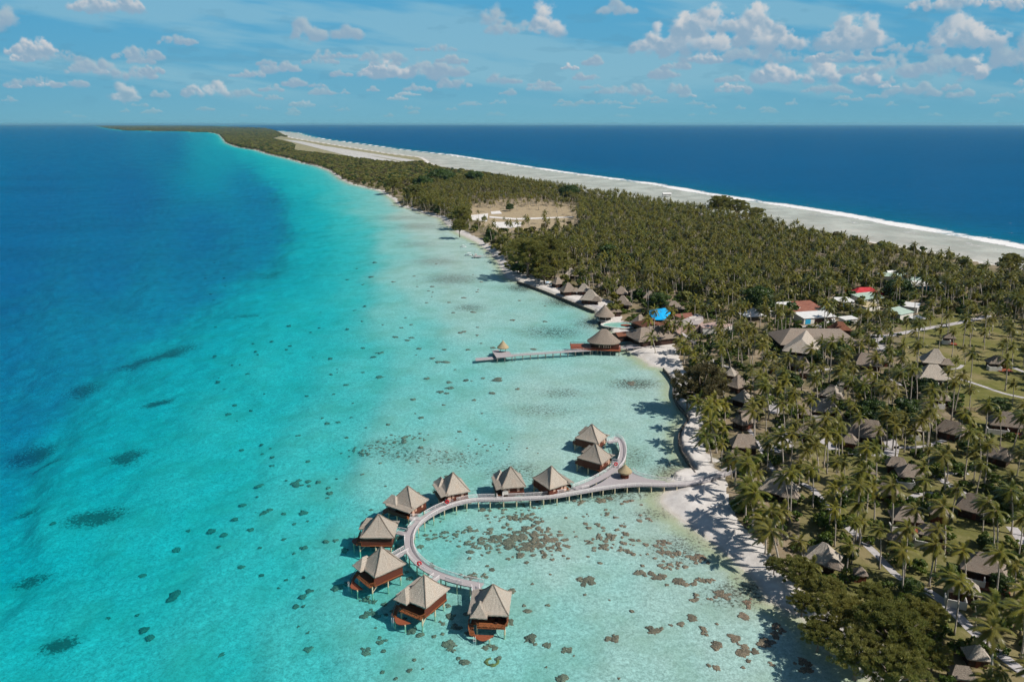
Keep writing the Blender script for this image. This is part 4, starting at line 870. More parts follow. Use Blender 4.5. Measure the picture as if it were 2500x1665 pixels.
# ------------------------------------------------------------------ thatched cottages on land
cot = [ # px, py, width px, yaw, kind, words
 (1784,908,34,60,'p','small steep villa behind the big brown ironwood, highest of the row of five beach villas'),
 (1801,934,50,35,'p','thatched beach villa second from the top in the row of five, two peaks'),
 (1814,968,46,40,'p','thatched beach villa in the middle of the row of five behind the ironwood'),
 (1826,996,44,50,'p','thatched beach villa fourth down in the row of five, shaded by palms'),
 (1818,1022,56,30,'g','long grey thatched villa lowest of the row of five behind the beach palms'),
 (1817,1078,66,-5,'g','wide thatched villa inland from the crescent of sand, palm shadows on its roof'),
 (1789,1102,30,0,'s','tiny thatched hut in front of the wide villa near the crescent of sand'),
 (1949,884,52,-20,'g','thatched cottage below the main lodge with stepped roof'),
 (1895,893,30,-10,'s','little thatched hut with white wall left of the stepped roof cottage'),
 (1967,903,32,-15,'s','lower thatched roof attached right of the stepped roof cottage'),
 (2059,930,26,-20,'w','small thatched hut beside a white garden wall, below the round dark tree'),
 (2030,958,52,-40,'p','thatched cottage with palm shadow on its bright side, above a wide thatched roof'),
 (2013,992,68,-8,'w','wide thatched villa with dark verandah and white garden wall in mid grove'),
 (1966,1000,30,-5,'s','small square thatched hut left of the wide villa in mid grove'),
 (1966,1050,44,-25,'g','low pale thatched roof in the grove left of the large oval lodge'),
 (1903,1185,84,-35,'p','tall thatched villa with steep apex just right of the boardwalk beach'),
 (2117,882,66,-12,'g','thatched cottage right of the dark mango tree with trunks crossing its roof'),
 (2153,875,30,-8,'s','small thatched roof just right of the cottage with crossing trunks'),
 (2282,876,62,-18,'p','hipped thatched cottage on the open lawn, red shrubs at its corner'),
 (2275,914,78,-8,'w','broad pale thatched villa with white garden wall on the open lawn'),
 (2318,820,28,-20,'d','small pyramid thatched cottage with red deck, farthest up on the lawn'),
 (2434,880,46,-10,'d','brown thatched cottage with dark verandah at the right edge of the lawn'),
 (2117,926,46,-12,'g','thatched cottage with darker ridge in the shade above the great round tree'),
 (2286,942,26,-10,'s','tiny thatched pyramid below the broad villa of the open lawn'),
 (2296,968,42,-8,'w','low thatched villa with white and terracotta walls below the tiny pyramid'),
 (2262,990,36,-30,'s','dark thatched roof half hidden right of the great round tree'),
 (2115,1051,90,-22,'g','large oval thatched lodge left below the great round tree'),
 (2074,1070,40,-30,'s','low thatched wing at the left end of the large oval lodge'),
 (2241,1043,34,-12,'w','small thatched pyramid with white garden wall right below the great round tree'),
 (2322,1046,66,-42,'g','long thatched roof slanting away right of the small walled pyramid'),
 (2454,1027,74,-20,'d','hut with weathered thatch and white awning inside the fenced yard'),
 (2436,1106,62,-48,'g','steep brown thatched roof beside the dark fence at the right edge'),
 (2190,1127,50,-20,'g','dark thatched roof in the shade above the white square block'),
 (2224,1150,64,-14,'w','thatched villa with a white square chimney block between two paths'),
 (2122,1142,30,-10,'s','small thatched cap among palms left of the villa with the white block'),
 (2166,1192,50,-40,'g','pale thatched roof sloping to the right in the lower grove'),
 (2066,1187,32,-20,'w','dark small hut with white garden wall left in the lower grove'),
 (2293,1244,44,-20,'s','square thatched roof with palm shadow below the curved path end'),
 (2385,1233,88,-38,'g','very large dark thatched roof at the end of the wide path, right side'),
 (2212,1254,72,-12,'d','thatched villa with orange terrace right in the lower grove'),
 (2276,1292,62,-25,'d','thatched villa wing beside the orange red terrace with white wall'),
 (2186,1302,36,-30,'s','small thatched cap left of the orange red terrace'),
 (2010,1352,80,-35,'p','bright steep thatched gable near the foreground ironwood'),
 (2101,1386,34,-10,'s','small conical thatched cap behind yellow palm fronds near the foreground'),
 (2402,1376,100,-28,'d','large thatched villa with palm shadow, biggest roof of the foreground right'),
 (2354,1428,72,-22,'w','square thatched bathhouse with white walls in front of the biggest foreground roof'),
 (2386,1583,56,-10,'p','steep thatched roof beside the path near the bottom right corner'),
 (2348,1630,60,-10,'g','thatched roof at the bottom edge half covered by palm fronds'),
 (1335,667,26,10,'s','small thatched bungalow in the trees, highest of the cluster above the seawall terrace'),(1393,668,34,-5,'p','thatched bungalow with dark gap below it at the top right of the terrace cluster'),
 (1362,688,30,30,'p','pale thatched bungalow behind the left end of the terrace'),(1387,706,40,20,'p','thatched bungalow in the front row over the terrace palms'),
 (1425,706,36,-10,'p','steep thatched bungalow left part of the double roof above the terrace'),(1441,726,48,-15,'p','wide bright thatched bungalow just behind the terrace, right part of the double roof'),
 (1468,700,30,0,'s','thatched bungalow second row right in the terrace cluster'),(1507,692,30,10,'s','thatched bungalow partly covered by palms in the back row'),(1516,712,34,-10,'s','little white gabled bungalow under a palm in the terrace cluster'),
 (1520,737,40,-15,'p','bright thatched roof left of the pool palms'),(1552,708,34,-10,'s','shaded thatched roof in the palms above the open pavilion'),(1586,722,32,-10,'s','thatched roof just behind the open sided pavilion'),
]
for (px_, py_, wp, yaw, kind, words) in cot:
    KEEP.append((px_, py_, wp*.52, wp*.34, .62 if py_ > 780 else .45))
    zc = LZ+3.5; x, y = U(px_, py_, zc); dz = y*math.cos(PITCH)-(zc-H)*math.sin(PITCH); Wm = wp/F*dz
    d = Wm*(.72 if kind in 'gwd' else .85); h = Wm*(.40 if kind in 'gwd' else .5); ze = 2.7 if Wm > 5 else 2.2
    e = empty('thatched_cottage', (x, y, LZ), R(yaw), label=words, cat='cottage')
    a = MB(); hip_roof(a, Wm, d, h, ze, (Wm-d)*.9+.25*Wm*(kind == 'g'), 1.1 if kind != 'p' else 1.25, 0, 0, 9); a.build('roof', M['thatch' if kind in 'pw' and random.random() < .6 else 'thatch_old'], e)
    a = MB(); a.box((0, 0, ze/2), (Wm*.78, d*.76, ze)); a.build('wall', M['timber_dark' if kind != 's' else 'timber'], e)
    a = MB(); a.box((0, -d*.38-.03, 1.05), (.95, .08, 2.1)); a.build('door', M['timber'], e)
    if kind in 'wd':
        a = MB(); gx = -Wm*.28
        for (bx, by, sx_, sy_) in [(gx, -d*.5-2.6, Wm*.6, .22), (gx-Wm*.3, -d*.5-1.2, .22, 2.7), (gx+Wm*.3, -d*.5-1.2, .22, 2.7)]: a.box((bx, by, 1.0), (sx_, sy_, 2.0))
        a.build('garden_wall', M['white'], e)
    if kind == 'd':
        a = MB(); a.box((Wm*.2, -d*.5-1.2, .35), (Wm*.7, 4.4, .2)); a.build('terrace', M['red_deck'], e)
    if kind == 'p' and Wm > 6:
        a = MB(); hip_roof(a, Wm*.5, d*.5, h*.42, ze-.15, Wm*.15, 1.1, Wm*.38, -d*.3, 6); a.build('porch_roof', M['thatch_old'], e)
    occ.append((x, y, Wm*.52)); v = Vector((-x, -y, 0)).normalized()
    if Wm > 5: occ.append((x+v.x*6.5, y+v.y*6.5, Wm*.33))

# ------------------------------------------------------------------ paths, runway, pale pads
def path(pxs, w_, name='path', mt='paving', dz=.03):
    pts = spline([UV3(*p, LZ+dz) for p in pxs], 3.0); a = MB(); L, Rr = side(pts, w_/2), side(pts, -w_/2); n = len(pts)
    a.add(L+Rr, [(n+i, n+i+1, i+1, i) for i in range(n-1)]); o = a.build(name, M[mt], kind='structure')
    if w_ < 12:
        for p in pts[::2]: occ.append((p.x, p.y, w_*.42))
    return o
PATHS = [([(2166,1070),(2178,1088),(2173,1114)],4.5),([(2180,1092),(2255,1090),(2306,1074)],2),([(2278,1156),(2319,1184),(2367,1215),(2400,1262)],2.6),([(2291,1157),(2330,1155),(2365,1156)],1.6),
 ([(2281,1204),(2242,1207),(2222,1217),(2214,1232)],1.9),([(2263,1441),(2297,1464),(2336,1500),(2374,1539),(2426,1583),(2510,1650)],2.6),([(2470,1286),(2486,1306),(2500,1325),(2530,1360)],3),
 ([(2150,1362),(2170,1385),(2200,1412),(2263,1441)],2),([(2060,1280),(2090,1305),(2111,1325),(2150,1362)],2.2),([(1920,1168),(1950,1178),(1983,1192),(2008,1222),(2060,1280)],2),
 ([(1872,962),(1885,988),(1895,1010)],4),([(1885,1100),(1905,1092),(1922,1082)],5),([(2000,1068),(2020,1082),(2038,1098)],4),([(1904,1020),(1912,1055),(1925,1080)],2.4),([(2070,1105),(2095,1109),(2166,1112)],1.6),
 ([(2137,817),(2145,832),(2150,855)],6),([(2110,822),(2164,820),(2260,802),(2342,788),(2420,770)],4),([(1985,909),(2037,899),(2100,905)],1.8),([(2318,901),(2340,899),(2350,891)],1.6),
 ([(2125,912),(2173,925),(2210,945)],1.8),([(2330,920),(2403,944),(2450,960),(2520,975)],2),([(2470,896),(2500,908)],2.4),([(1955,800),(2000,797),(2080,800)],6),([(1800,1015),(1830,1050),(1860,1100),(1890,1150)],1.6),
 ([(1655,806),(1700,840),(1740,880),(1790,900)],2),([(1400,735),(1440,741),(1500,768)],3)]
for p_, w_ in PATHS: path(p_, w_)
def sheet(pxs, name, mt, dz):
    a = MB(); pts = [U(*p, LZ+dz) for p in pxs]; a.add([(x, y, LZ+dz) for x, y in pts], [tuple(range(len(pts)))]); return a.build(name, M[mt], kind='structure')
sheet([(690,340.8),(735,345.2),(985,397),(916,397.5)][::-1], 'runway', 'runway', .35)
sheet([(770,356),(800,358),(1022,393),(990,395)][::-1], 'taxiway', 'runway', .3)
sheet([(1147,526),(1192,521),(1189,541),(1150,537)], 'sand_pad', 'coral_sand', .2); sheet([(1200,542),(1274,542),(1272,553),(1246,557),(1212,556)], 'sand_pad', 'coral_sand', .2)
sheet([(1198,517),(1220,515),(1226,522),(1200,523)], 'sand_pad', 'coral_sand', .2); sheet([(1195,528),(1260,533),(1400,529),(1400,531),(1262,537),(1195,532)], 'track', 'coral_sand', .22)
clearings_px = [dryp, [(661,341),(684,334),(760,342),(880,361),(1000,379),(1040,389),(1036,399),(980,404),(922,399),(885,393),(776,378),(715,371),(720,358)]]

# ------------------------------------------------------------------ boats and the little fishing jetty
def boat(px, py, L, rz, lab, canopy=True, colr='paint_white', cover=None):
    e = empty('boat', PW(px, py, 0), rz, label=lab, cat='boat'); a = MB(); st_ = []
    for i, (x, hw, zb) in enumerate([(-.5, .17, .0), (-.3, .19, -.02), (0, .19, 0), (.25, .15, .04), (.42, .07, .1), (.5, .004, .16)]):
        st_.append([Vector((x*L, -hw*L, .10*L+zb*.3*L)), Vector((x*L, -hw*L*.75, -.06*L)), Vector((x*L, 0, -.09*L+zb*.2*L)), Vector((x*L, hw*L*.75, -.06*L)), Vector((x*L, hw*L, .10*L+zb*.3*L)), Vector((x*L, 0, .07*L+zb*.3*L))])
    a.rings(st_); a.build('hull', M[colr], e)
    if canopy:
        b_ = MB(); b_.box((-.08*L, 0, .36*L), (.5*L, .32*L, .02*L)); b_.build('canopy', M['paint_white'], e)
        for i in (-1, 1):
            for j in (-1, 1): b_ = MB(); b_.tube([(-.08*L+i*.2*L, j*.14*L, .08*L), (-.08*L+i*.2*L, j*.14*L, .36*L)], .04, 5); b_.build('post', M['metal'], e)
    if cover: b_ = MB(); hip_roof(b_, .7*L, .34*L, .12*L, .12*L, .4*L, 1, thick=.05, nx=6); b_.build('cover', M[cover], e)
    b_ = MB(); b_.box((-.53*L, 0, .08*L), (.07*L, .08*L, .16*L)); b_.build('outboard_motor', M['rubber'], e)
boat(1132, 603, 4.8, R(10), 'small white motorboat moored alone farthest from the fishing jetty'); boat(1144, 624, 6.6, R(172), 'white boat with a long flat canopy off the end of the fishing jetty')
boat(1190, 621, 5.4, R(5), 'boat with a dark blue cover moored alongside the fishing jetty', False, 'paint_white', 'solar')
e = empty('fishing_jetty', PW(1170, 628, 0), R(-2), label='small concrete fishing jetty with a hut, running out from the wooded point', cat='jetty')
a = MB(); a.box((12.5, 0, .8), (22, 1.8, .3)); a.build('deck', M['board'], e); a = MB(); a.box((-2, -.5, .8), (7, 5, .36)); a.build('jetty_head', M['board'], e)
a = MB(); a.box((-3, .5, 1.9), (1.8, 1.6, 1.9)); a.build('hut', M['white'], e); a = MB(); a.tube([(-3.8, 1, .9), (-3.8, 1, 5.5)], .09, 5); a.build('mast', M['metal'], e)
for k in range(6): a = MB(); a.tube([(-4+k*5, 0, -1.5), (-4+k*5, 0, .7)], .2, 6); a.build('pile', M['pile_dark'], e)


# kayaks drawn up on the terrace, loungers on the beach
for i, (a_, b_, rz_, mt_, lab) in enumerate([(1334, 690, .3, 'tarp', 'bright blue kayak drawn up leftmost on the white seawall terrace'), (1341, 694, .5, 'blue', 'darker blue kayak beside the bright one on the seawall terrace'),
        (1352, 699, .4, 'green_roof', 'pale green kayak on the seawall terrace'), (1384, 713, .2, 'paint_white', 'white kayak drawn up farther right on the seawall terrace')]):
    e = empty('kayak', PW(a_, b_, 1.5), rz_, label=lab, cat='kayak', group='kayaks on the seawall terrace'); a = MB()
    a.rings([[Vector((x, w_*math.cos(q), .22+h_*math.sin(q))) for q in [k*math.pi/4 for k in range(8)]] for x, w_, h_ in [(-2.1, .05, .1), (-1.5, .28, .16), (-.5, .42, .2), (.5, .42, .2), (1.5, .28, .16), (2.1, .05, .12)]]); a.build('hull', M[mt_], e)
    a = MB(); a.box((0, 0, .43), (.9, .5, .06)); a.build('seat', M['rubber'], e)
for i, (a_, b_, lab) in enumerate([(1688, 1062, 'white sun lounger highest on the crescent of sand'), (1690, 1078, 'white sun lounger in the middle of the crescent of sand'), (1697, 1098, 'white sun lounger lowest on the crescent of sand'), (1745, 1236, 'white sun lounger under the palms of the boardwalk beach')]):
    e = empty('sun_lounger', PW(a_, b_, 1.45), 2.6+i*.2, label=lab, cat='sun lounger', group='white sun loungers on the sand'); a = MB(); a.box((.3, 0, .32), (1.35, .65, .08)); a.build('seat', M['paint_white'], e)
    a = MB(); a.box((-.62, 0, .52), (.7, .65, .08), 0, .7); a.build('backrest', M['paint_white'], e)
    for x in (-.3, .85):
        for y in (-.26, .26): a = MB(); a.box((x, y, .15), (.06, .06, .3)); a.build('leg', M['paint_white'], e)
# ------------------------------------------------------------------ palms
OCC = np.array(occ)
def palm_meshes(seed, height, lean, nfr=18):
    r = random.Random(seed); ang = math.pi+r.uniform(-.9, .9); lx, ly = math.cos(ang)*lean, math.sin(ang)*lean
    tr = MB(); pts = []; rad = []; wob = r.uniform(-.5, .5)
    for k in range(9):
        q = k/8; pts.append(Vector((lx*q**1.7+wob*math.sin(q*3)*.5, ly*q**1.7+wob*math.sin(q*4)*.4, height*q-.25))); rad.append(.155+.10*(1-q)+.20*max(0, .12-q)/.12)
    tr.tube(pts, rad, 7); tr.sm = True; top = pts[-1]; cr = MB(); age = []
    ga = 2.39996
    for i in range(nfr):
        q = i/(nfr-1); az = i*ga+r.uniform(-.2, .2); el = R(70-112*q**.9+r.uniform(-8, 8)); L = r.uniform(4.3, 5.5)*(1-.25*(1-q)**3); ag = max(0, q-.8)*4*r.random()+.2*r.random()
        d = Vector((math.cos(az)*math.cos(el), math.sin(az)*math.cos(el), math.sin(el))); p = top.copy(); spine = [p.copy()]; NS = 9
        for k in range(NS):
            w_ = (k+1)/NS; d = d+Vector((-.085*(.5+w_), .03*w_, -.155*(.5+w_)*(1.1-.5*q))); d.normalize(); p = p+d*(L/NS); spine.append(p.copy())
        sidev = d.cross(Vector((0, 0, 1)))
        nl = 18
        for s_ in (-1, 1):
            for k in range(nl):
                u = .12+.88*(k+.5)/nl; f = u*NS; j = min(int(f), NS-1); a = spine[j].lerp(spine[j+1], f-j); dd = (spine[j+1]-spine[j]).normalized()
                sv_ = dd.cross(Vector((0, 0, 1)))
                if sv_.length < .15: sv_ = Vector((-math.sin(az), math.cos(az), 0))
                sv_.normalize(); up = sv_.cross(dd); ll = 1.15*math.sin(math.pi*min(1, (u*.86+.12)))**.6*r.uniform(.85, 1.1)
                tip = a+sv_*s_*ll*.80+dd*ll*.42+Vector((-.10, .02, -.20))*ll+up*.05; hw = dd*(L/nl*.60)
                cr.add([a-hw, a+hw, tip], [(0, 1, 2)]); age += [ag, ag, ag+.1]
        b0 = len(cr.v)
        for k in range(0, NS, 2):
            a, c = spine[k], spine[min(k+2, NS)]; wd = .06*(1-k/NS)+.02; sv_ = Vector((-math.sin(az), math.cos(az), 0))*wd
            cr.add([a-sv_, a+sv_, c+sv_*.7, c-sv_*.7], [(0, 1, 2, 3)]); age += [.75]*4
    n0 = len(cr.v); hs = MB()
    for k in range(5): a_ = k*1.3; cr.add([top+Vector((.22*math.cos(a_+b), .22*math.sin(a_+b), -.35+.2*z)) for b, z in ((0, 0), (1, 0), (.5, 1.6))], [(0, 1, 2)]); age += [.9]*3
    cm = cr.mesh('crown', M['palm']); at = cm.attributes.new('age', 'FLOAT', 'POINT'); at.data.foreach_set('value', np.array(age, dtype=np.float32)); return tr.mesh('trunk', M['bark'], True), cm
PALMS = [palm_meshes(100+i, h, l) for i, (h, l) in enumerate([(14, 1.5), (16, 2.6), (17.5, 1.2), (18.5, 3.2), (15, 3.8), (12.5, .8), (16.5, 4.6), (13.5, 2.2), (8, .8), (9.5, 2.6)])]
def landmark(px, py, L): return min(L, key=lambda q: (q[0]-px)**2+(q[1]-py)**2)[2]
PLM = [(1660,1230,'on the edge of the beach below the boardwalk'),(1725,1050,'behind the crescent of sand and its seawall'),(1770,1130,'where the boardwalk meets the land'),(1790,1000,'among the row of five steep beach villas'),
 (1830,1280,'behind the lower beach'),(1880,1100,'in the grove inland from the crescent of sand'),(1900,1180,'round the tall steep villa by the beach'),(1960,1330,'behind the bright steep gable of the foreground'),(2070,1250,'in the middle of the lower grove'),
 (2010,1000,'round the wide white walled villa in mid grove'),(1960,900,'below the main lodge'),(1960,830,'right in front of the main lodge wing'),(1700,860,'behind the sandy bay by the pier'),(1650,800,'along the long thatched hall'),(1760,830,'between the long hall and the main lodge'),
 (1880,760,'in front of the long white staff building'),(2100,800,'along the tan fence and grey road'),(2230,790,'near the mint green shed'),(2160,880,'beside the cottage with crossing trunks'),(2290,850,'on the upper open lawn'),(2400,850,'on the lawn near the rightmost brown cottage'),(2450,780,'at the right edge above the open lawn'),
 (2400,950,'on the lower open lawn'),(2200,960,'around the great round dark tree'),(2120,1100,'round the paved crossing below the oval lodge'),(2260,1060,'behind the small walled pyramid cottage'),(2400,1080,'beside the fenced yard'),(2300,1150,'between the two pale paths at right'),(2220,1210,'round the curved end of the pale path'),
 (2430,1180,'above the very large dark roof at right'),(2130,1360,'behind the small conical thatched cap'),(2250,1350,'below the orange red terrace'),(2320,1420,'beside the square bathhouse'),(2430,1450,'right of the biggest foreground villa'),(2350,1540,'along the lowest stretch of pale path'),(2450,1600,'in the bottom right corner'),(2150,1450,'just above the foreground ironwoods'),
 (1550,740,'round the pool and the shore pavilion'),(1420,700,'among the bungalows above the seawall terrace'),(1330,690,'at the wooded end of the seawall terrace'),(2080,720,'round the red roofed house'),(1850,700,'in the dense forest behind the marquee'),(2250,700,'by the ocean side row of pale houses')]
def height_word(h): return 'short' if h < 11 else ('tall' if h > 17 else 'medium height')
def rowat(x, y):
    r_ = np.clip(np.searchsorted(rows, y), 0, len(rows)-1); c_ = np.clip(np.searchsorted(colt, x/np.maximum(np.abs(y)+20, 95)), 0, len(colt)-1); return r_*len(colt)+c_
cand = []
xs, ys = np.meshgrid(np.arange(-150, 760, 5.6), np.arange(95, 1500, 5.6)); xs = xs.ravel()+rng.uniform(-2.4, 2.4, xs.size); ys = ys.ravel()+rng.uniform(-2.4, 2.4, ys.size)
px_, py_ = to_px(xs, ys); ok = inside(xs, ys, land_w) & (px_ < 2640) & (px_ > 600) & (py_ < 1830); xs, ys, px_, py_ = (q[ok] for q in (xs, ys, px_, py_))
gi_ = rowat(xs, ys); gs = sandf[gi_]; gl_ = lawn[gi_]; dS_ = dist(xs, ys, shore_w); dO_ = dist(xs, ys, oedge_w)
dens_ = np.where(py_ < 745, .92, .62); dens_ = np.where((py_ < 745) & (px_ > 1900), .72, dens_)
up_l = inside(px_, py_, lawnp); dens_ = np.where(up_l, .30, dens_); dens_[inside(px_, py_, dryp)] = .06; dens_[inside(px_, py_, [(1142,480),(1500,480),(1500,505),(1142,512)])] = .45
dens_[inside(px_, py_, strip)] = 0; dens_[(px_ > 1180) & (px_ < 1330) & (py_ < 575) & (py_ > 555)] = .5
dens_[(px_ > 1250) & (px_ < 1500) & (py_ > 655) & (py_ < 760)] = .38; dens_[(px_ > 1500) & (px_ < 1720) & (py_ > 730) & (py_ < 850)] = .20
dens_ *= (1-np.clip(gs*1.6, 0, 1)); dens_ = np.where((dS_ < 3) | (dO_ < 16), 0, dens_); dens_ = np.where((dS_ < 20) & (py_ > 850), dens_*.5, dens_); dens_ = dens_*(.72+.5*(fbm(xs, ys, 1/45., 31) > -.15)).clip(0, 1)
dens_ = np.where((py_ > 1150) & (px_ > 1750), dens_*1.15, dens_)
inyard = inside(px_, py_, [(2325,1010),(2500,1008),(2520,1100),(2440,1090),(2390,1050)]); dens_[inyard] = .12
sel = rng.random(xs.size) < dens_; xs, ys, px_, py_ = (q[sel] for q in (xs, ys, px_, py_))
bad = np.zeros(xs.size, bool)
for (ox, oy, r_) in OCC: bad |= (xs-ox)**2+(ys-oy)**2 < r_*r_
bad2 = bad.copy(); cpx, cpy = (np.array(q) for q in zip(*[PXY(x, y, LZ+14.5) for x, y in zip(xs, ys)])); ru = rng.random(xs.size)
KEEP += [(1940,765,62,14,.9),(2000,785,42,14,.95),(2066,746,26,12,.9),(2111,706,32,14,.95),(2135,752,36,12,.8),(2215,768,30,14,.8),(2213,785,24,12,.8),(1840,760,24,14,.9),(2241,776,14,8,.8),(1985,808,70,18,.85),(1965,825,34,16,.7),
         (2180,668,30,10,.8),(2230,680,22,9,.8),(2262,690,26,10,.85),(2140,830,26,20,.7),(1600,780,60,22,.9),(1540,800,60,20,.85),(1480,770,34,24,.95),(1690,778,46,14,.85),(1640,750,30,14,.8),(1600,850,60,26,.93),(1668,1080,40,60,.97),(1690,1010,18,30,.9),
         (1700,1230,80,60,.97),(1780,1330,60,40,.95),(1340,700,60,24,.6),(1430,735,40,14,.8),(2390,850,90,60,.62),(2420,940,80,50,.62),(2420,1040,60,26,.75),(2200,1095,34,26,.75),(2335,1185,40,30,.7),(2245,1215,26,14,.6),(1900,985,16,26,.7),(2300,1470,40,30,.7),(2240,808,60,10,.7),(2390,1560,40,40,.6),(2080,1300,30,24,.5)]
vtop = np.interp(cpx, [900, 1048, 1197, 1390, 1492, 1627, 1760, 1900, 2000, 2100, 2260, 2340, 2420, 2500, 2700], [388, 394, 424, 450, 461, 484, 508, 534, 558, 578, 607, 624, 640, 650, 680]); bad2 |= cpy < vtop-5*ru
for (kx, ky, rx_, ry_, pr_) in KEEP: bad2 |= (((cpx-kx)/rx_)**2+((cpy-ky)/ry_)**2 < 1) & (ru < pr_)
bad2 |= inside(cpx, cpy, dryp) & (ru < .86); bad2 |= inside(cpx, cpy, strip) & (ru < .97); bad = bad2
xs, ys, px_, py_ = (q[~bad] for q in (xs, ys, px_, py_))
for x, y, a, b, o_, l_ in zip(xs, ys, px_, py_, dist(xs, ys, oedge_w), dist(xs, ys, shore_w)):
    cand.append([x, y, a, b, random.choice([8, 9, 5]) if (o_ < 60 or (l_ < 22 and b > 850)) else random.choice([0, 1, 2, 3, 4, 5, 6, 7, 7, 0] if b > 740 else [0, 5, 7, 4, 1, 8, 9, 5]), random.uniform(.62, 1.02)])
edge = [(1640,843),(1665,900)]
edge2 = [(1704,1005),(1716,1080),(1728,1135)]; edge3 = [(1766,1172),(1779,1222),(1806,1288),(1866,1348),(1905,1400)]
for ed, k_ in ((edge, 3), (edge2, 7), (edge3, 7)):
    w_ = spline([UV3(*p, LZ) for p in ed], 1.0)
    for k in range(k_):
        p = w_[min(len(w_)-1, int(len(w_)*(k+random.random()*.7)/k_))]; x, y = p.x+random.uniform(0.5, 6.5), p.y+random.uniform(-1, 1); a, b = PXY(x, y, LZ); cand.append([x, y, a, b, random.choice([8, 9, 8, 5, 9]), random.uniform(.9, 1.15)])
for (a, b, k) in [(1868,1352,8),(1898,1330,9),(1590,850,8),(1600,862,9),(1648,820,5),(1690,840,0),(1655,835,0),(1596,838,7),(1633,838,4),(1637,838,0)]:
    x, y = U(a, b, LZ); cand.append([x, y, a, b, k, 1.0])
def vis(c): return -20 < c[2] < 2500 and c[3] < 1790
cand.sort(key=lambda c: (not vis(c), -c[3]))
NP = 290; first = {}
protoE = {}
for c in cand[:NP]:
    k = c[4]; e = empty('coconut_palm', (c[0], c[1], LZ), random.uniform(-.45, .45)); s_ = c[5]; e.scale = (s_, s_, s_*random.uniform(.92, 1.08))
    link('trunk', PALMS[k][0], e); link('crown', PALMS[k][1], e); protoE.setdefault(k, (e.children[0] if 0 else None))
    hgt = (14, 16, 17.5, 18.5, 15, 12.5, 16.5, 13.5, 8, 9.5)[k]*s_; ln = k in (4, 6, 3, 9); lm = landmark(c[2], c[3], PLM)
    tag(e, f"{height_word(hgt)} {'leaning ' if ln else 'upright '}coconut palm {lm}", 'palm tree', 'coconut palms '+lm)
rest = cand[NP:]
def proto_objs(k):
    tr = cr = None
    for o in COL.objects:
        if o.type == 'MESH' and o.data is PALMS[k][0] and tr is None: tr = o
        if o.type == 'MESH' and o.data is PALMS[k][1] and cr is None: cr = o
        if tr and cr: break
    return [tr, cr]
def scatter(name, pts, protos, mat, **kw):
    """one object whose points carry instances of the prototypes"""
    me = bpy.data.meshes.new(name); n = len(pts); P_ = np.array(pts, dtype=np.float32)
    me.vertices.add(n); me.vertices.foreach_set('co', P_[:, :3].ravel())
    for i, a in enumerate(('rz', 'sc')): at = me.attributes.new(a, 'FLOAT', 'POINT'); at.data.foreach_set('value', P_[:, 3+i].copy())
    at = me.attributes.new('kd', 'INT', 'POINT'); at.data.foreach_set('value', P_[:, 5].astype(np.int32)); me.materials.append(mat)
    o = link(name, me, **kw); ng = bpy.data.node_groups.new(name, 'GeometryNodeTree')
    ng.interface.new_socket('Geometry', in_out='INPUT', socket_type='NodeSocketGeometry'); ng.interface.new_socket('Geometry', in_out='OUTPUT', socket_type='NodeSocketGeometry')
    N = ng.nodes; L = ng.links; gi = N.new('NodeGroupInput'); go = N.new('NodeGroupOutput'); ins = N.new('GeometryNodeInstanceOnPoints'); jn = N.new('GeometryNodeJoinGeometry')
    for pr_ in protos:
        j2 = N.new('GeometryNodeJoinGeometry')
        for ob in pr_:
            oi = N.new('GeometryNodeObjectInfo'); oi.inputs['Object'].default_value = ob; L.new(oi.outputs['Geometry'], j2.inputs[0])
        g2 = N.new('GeometryNodeGeometryToInstance'); L.new(j2.outputs[0], g2.inputs[0]); L.new(g2.outputs[0], jn.inputs[0])
    L.new(gi.outputs[0], ins.inputs['Points']); L.new(jn.outputs[0], ins.inputs['Instance']); ins.inputs['Pick Instance'].default_value = True
    def at_(nm, typ='FLOAT'): a = N.new('GeometryNodeInputNamedAttribute'); a.data_type = typ; a.inputs[0].default_value = nm; return a.outputs[0]
    L.new(at_('kd', 'INT'), ins.inputs['Instance Index']); cx = N.new('ShaderNodeCombineXYZ'); L.new(at_('rz'), cx.inputs[2]); L.new(cx.outputs[0], ins.inputs['Rotation']); L.new(at_('sc'), ins.inputs['Scale'])
    L.new(ins.outputs[0], go.inputs[0]); md = o.modifiers.new('scatter', 'NODES'); md.node_group = ng; return o
kinds = [0, 1, 2, 3, 4, 5, 6, 7, 8, 9]; used_k = [k for k in kinds if all(proto_objs(k))]
scatter('palm_grove', [(c[0], c[1], LZ, random.uniform(-.5, .5), c[5], used_k.index(c[4]) if c[4] in used_k else 0) for c in rest], [proto_objs(k) for k in used_k], M['palm'],
        label='dense forest of olive green coconut palms covering the island behind the resort', cat='palm forest', kind='stuff')

